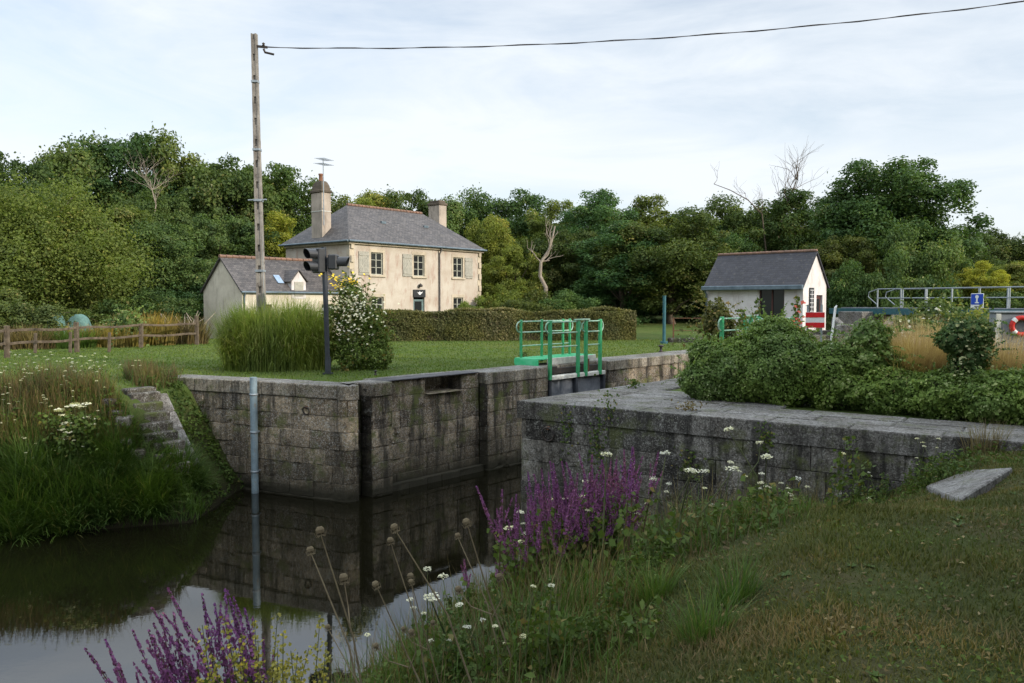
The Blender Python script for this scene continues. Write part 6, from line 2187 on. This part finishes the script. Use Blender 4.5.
c = Vector((.56, 7.75, gz1(.56, 7.75)))
loosestrife('purple_loosestrife', 'large clump of purple loosestrife against the corner of the near wall', c, .70, .5, 92, (.5, 1.25), (0, 0), 0, 3)
c = Vector((-1.75, 4.9, gz1(-1.75, 4.9)))
loosestrife('purple_loosestrife', 'smaller dark purple loosestrife leaning out over the water at the bottom left', c, .45, .4, 36, (.95, 1.5), (-1, .2), .30, 5)
# yellow-green seeding herb beside it
c = Vector((-1.42, 4.55, gz1(-1.42, 4.55)))
t_ = thing('yellow_weed', 'yellow-green seeding weed spikes right of the leaning purple loosestrife', 'wildflower', c)
L_YG = m_leaf('yellow_green_bud', (.16, .15, .035), (.27, .25, .07), (.42, .34, .05), .3)
rg = random.Random(9)
for i in range(22):
    h = rg.uniform(.75, 1.35); b_ = Vector((rg.gauss(0, .13), rg.gauss(0, .12), 0)); e = b_ + Vector((rg.gauss(0, .10) + b_.x * .5, rg.gauss(0, .08), h))
    mb = MB(); mb.tube([b_, b_.lerp(e, .5), e], [.005, .004, .002], 5); st_ = mb.build('stem', M_STEM, t_)
    P = [b_.lerp(e, rg.uniform(.3, 1) ** .8) + Vector((rg.gauss(0, .014), rg.gauss(0, .014), 0)) for k in range(85)]
    specks('buds', P, .024, L_YG, st_, .4)
# dried seed heads on long stems over the water
DR = [umbel_proto('dried_wild_carrot', 1.1, .023, None, 2, 11, True), umbel_proto('dried_wild_carrot', 1.0, .026, None, 1, 12, True), umbel_proto('dried_wild_carrot', .9, .021, None, 3, 13, True)]
DL = 'dry brown wild carrot with curled seed heads on thin stems before the dark water'
for i, (px, py, Y, k) in enumerate(((328, 508, 5.2, 0), (322, 540, 5.4, 1), (410, 524, 5.0, 1), (400, 540, 5.6, 0), (456, 528, 5.2, 2), (468, 535, 5.6, 1), (368, 590, 5.0, 2), (404, 585, 5.5, 2), (338, 625, 4.8, 1), (489, 600, 6.2, 1))):
    top_ = at_y(px, py, Y)
    bx_2, by_2 = top_.x + random.uniform(.15, .45), Y - random.uniform(.0, .3)
    bz_ = gz1(bx_2, by_2)
    L_ = (top_ - Vector((bx_2, by_2, bz_))).length
    d_ = (top_ - Vector((bx_2, by_2, bz_))).normalized()
    pr_ = DR[k]; o = place(pr_, (bx_2, by_2, bz_), DL, 'wildflower', 'dried wild carrots over the water', 1.0, (0, 0))
    o.rotation_euler = d_.to_track_quat('Z', 'Y').to_euler()
    o.scale = (1, 1, 1); hgt_ = {0: 1.1, 1: 1.0, 2: .9}[k]; o.scale = (min(1.3, L_ / hgt_),) * 3
# small flowering weed tufts near the bottom centre
for px, py, lab in ((705, 640, 'bright green grass tuft in the mown grass near the picture bottom'), (735, 600, 'green grass tuft beside the white flowers on the near bank'), (655, 600, 'broad leaved green weed tuft right of the purple loosestrife'), (555, 655, 'dry grass tuft at the bottom centre of the near bank'), (440, 680, 'leafy tuft at the bottom edge before the water')):
    g_ = on_ground(px, py)
    tuft('grass_tuft', lab, g_, .14, .12, 160, (.18, .42), .008, L_SEDGE, .6, 1.2, 'grass', 5, .5)
def weed_proto(seed, h, n):
    rg = random.Random(seed)
    t_ = thing('tall_weed', None, None)
    mb = MB(); P = []
    for i in range(n):
        b_ = Vector((rg.gauss(0, .05), rg.gauss(0, .05), -.03)); e = b_ * 2 + Vector((rg.gauss(0, .07), rg.gauss(0, .07), h * rg.uniform(.6, 1)))
        mb.tube([b_, b_.lerp(e, .5), e], [.005, .004, .002], 5)
        for k in range(48): P.append(b_.lerp(e, rg.uniform(.1, 1)) + Vector((rg.gauss(0, .025), rg.gauss(0, .025), 0)))
    mb.build('stems', M_STEM, t_); specks('leaves', P, .05, L_HERB, t_, .5)
    return t_


WD = [weed_proto(1, .8, 4), weed_proto(2, .55, 5), weed_proto(3, .65, 3)]
g_ = on_ground(842, 508)
place(WD[0], g_, 'tallest leafy green weed standing before the near wall left of the stone slab', 'weed', None, 1.0)
cnt = 0
while cnt < 170:
    x = random.uniform(-.5, 6.2); y = random.uniform(4.5, 15.5); s, q = bank_coords(x, y)
    if q < .2 or s < 1.8 or s > 7 or not (q < 1.9 or s < float(weed_edge(x, y)) - .35): continue
    if (x - .5) ** 2 + (y - 7.2) ** 2 < .6: continue
    place(random.choice(WD), (x, y, gz1(x, y)), 'leafy green weed in the rough growth along the near bank and wall foot', 'weed', 'leafy weeds of the near bank', random.uniform(.75, 1.25) if q < 1.7 and s < 6 else random.uniform(.5, .9)); cnt += 1
g_ = on_ground(985, 452)
tuft('yellow_grass_tuft', 'yellowish grass stalks where the near wall meets the bank', g_, .3, .15, 260, (.25, .6), .008, L_DRY, .4, .8, 'grass', 5, .8)

# wall plants and moss tufts
def wall_pt(px, py, n2, o2):
    d_ = ray(px, py); nn = Vector((n2.x, n2.y, 0))
    t1 = (Vector((o2.x, o2.y, 0))).dot(nn) / d_.dot(nn)
    return Vector((0, 0, CAM_Z)) + d_ * t1


for px, py, sp_, k_, lab in ((568, 430, (4, 12), 90, 'small green plant growing from the near wall beside the mooring ring'), (597, 440, (5, 24), 200, 'trailing green plant hanging down the near wall in the middle'), (612, 408, (4, 10), 70, 'little plant growing under the coping of the near wall'), (768, 436, (5, 8), 80, 'small green tuft under the coping right of the middle of the near wall'),
                             (690, 462, (7, 10), 60, 'low mossy plant in a joint of the near wall')):
    c = wall_pt(px, py, nf, pr)
    P = [wall_pt(random.gauss(px, sp_[0]), random.gauss(py, sp_[1]), nf, pr) + Vector((nf.x, nf.y, 0)) * random.uniform(.01, .09) - c for i in range(k_)]
    t_ = thing('wall_plant', lab, 'plant', c)
    specks('leaves', P, .06, L_HERB, t_, .4)
for px, py, lab in ((530, 362, None), (524, 358, 'small weed on the pale coping before the lock gate'), (634, 388, 'dark little weed growing between the coping slabs of the near wall')):
    if lab is None: continue
    c = on_z(px, py, .0)
    t_ = thing('coping_weed', lab, 'plant', c)
    specks('leaves', [Vector((random.gauss(0, .09), random.gauss(0, .09), random.uniform(.01, .22))) for i in range(90)], .07, L_HERB, t_, .4)
c = on_z(688, 411, 0)
t_ = thing('coping_weed', 'reddish weed at the front edge of the near coping', 'plant', c)
specks('leaves', [Vector((random.gauss(0, .12), random.gauss(0, .07), random.uniform(.01, .2))) for i in range(80)], .05, L_DRY, t_, .4)

# garden behind the fence: teal nets, dry stalks, sticks
M_NET = m_plain('teal_net', hx(96, 128, 120), hx(70, 100, 94), 9, .8, .6)
for px0, px1, py0, Y, lab in ((47, 66, 312, 39.5, 'small teal garden net hump behind the fence'), (64, 94, 314, 40.5, 'larger teal garden net hump behind the fence')):
    a = at_y((px0 + px1) / 2, py0, Y); g0 = gz1(a.x, a.y); hh = a.z - g0; w = (px1 - px0) / 800 * Y / 2
    mb = MB(); V = []; m = 14; k = 8
    for i in range(k + 1):
        th = PI / 2 * i / k
        for j in range(m):
            ph = 2 * PI * j / m; wob = 1 + .12 * math.sin(ph * 3 + i) * math.cos(th)
            V.append((w * math.cos(th) ** .9 * math.cos(ph) * wob, .6 * math.cos(th) ** .9 * math.sin(ph) * wob, hh * math.sin(th) + .05 * math.sin(ph * 2 + 1) * math.cos(th)))
    mb.add(V, [(i * m + j, i * m + (j + 1) % m, (i + 1) * m + (j + 1) % m, (i + 1) * m + j) for i in range(k) for j in range(m)], .5, True)
    tag(mb.build('garden_net', M_NET, loc=(a.x, a.y, g0)), lab, 'garden net')
L_CORN = m_leaf('yellowing_stalk', (.13, .115, .035), (.24, .18, .06), (.34, .20, .06), .3)
for px, Y, rx, n, hl, leaf, lab in ((20, 36.3, 1.5, 900, (.5, 1.3), L_DRY, 'rusty dry stalks behind the left end of the fence'), (105, 38.0, 1.9, 1000, (.5, 1.3), L_CORN, 'greenish garden plants behind the middle of the fence'),
                                    (150, 39.8, 1.2, 900, (1.0, 1.9), L_CORN, 'yellowing garden stalks behind the right part of the fence'), (182, 40.8, 1.3, 700, (.8, 1.6), L_DRY, 'brown garden stalks behind the right end of the fence'), (62, 37.0, 1.5, 900, (.5, 1.15), L_SEDGE, 'green garden plants beside the small teal net')):
    tuft('garden_plants', lab, gpt(px, Y), rx, .7, n, hl, .05, leaf, .4, .9, 'garden plants', 4)
b_ = gpt(184, 41.5)
t_ = thing('brush_pile', 'bleached brushwood sticks leaning in the garden behind the fence end', 'brushwood', b_)
for i in range(12):
    mb = MB(); x0_ = random.uniform(-1, 1); a = random.uniform(-.9, .9)
    mb.tube([(x0_, 0, 0), (x0_ + a * .5, random.uniform(-.2, .2), 1.0), (x0_ + a * 1.1, random.uniform(-.2, .2), random.uniform(1.3, 1.9))], [.05, .035, .015], 5); mb.build('stick', M_BARK_PALE, t_)
# pale garden bushes over the fence and path strip by the inland railing
b_ = gpt(125, 38.6)
t_ = thing('shrub', 'silvery leaved small shrub behind the fence right of the teal nets', 'shrub', b_)
f = leaf_blob('foliage', [ell(112, 140, 313, 345, 38.6, .6)], 200, .14, L_HERB, t_, loc=tuple(b_)); f.color = (1.7, 1.7, 2.4, 1)
mb = MB(); mb.tube([(0, 0, 0), (.1, 0, .9)], [.04, .02], 6); mb.build('stems', M_BARK, t_)
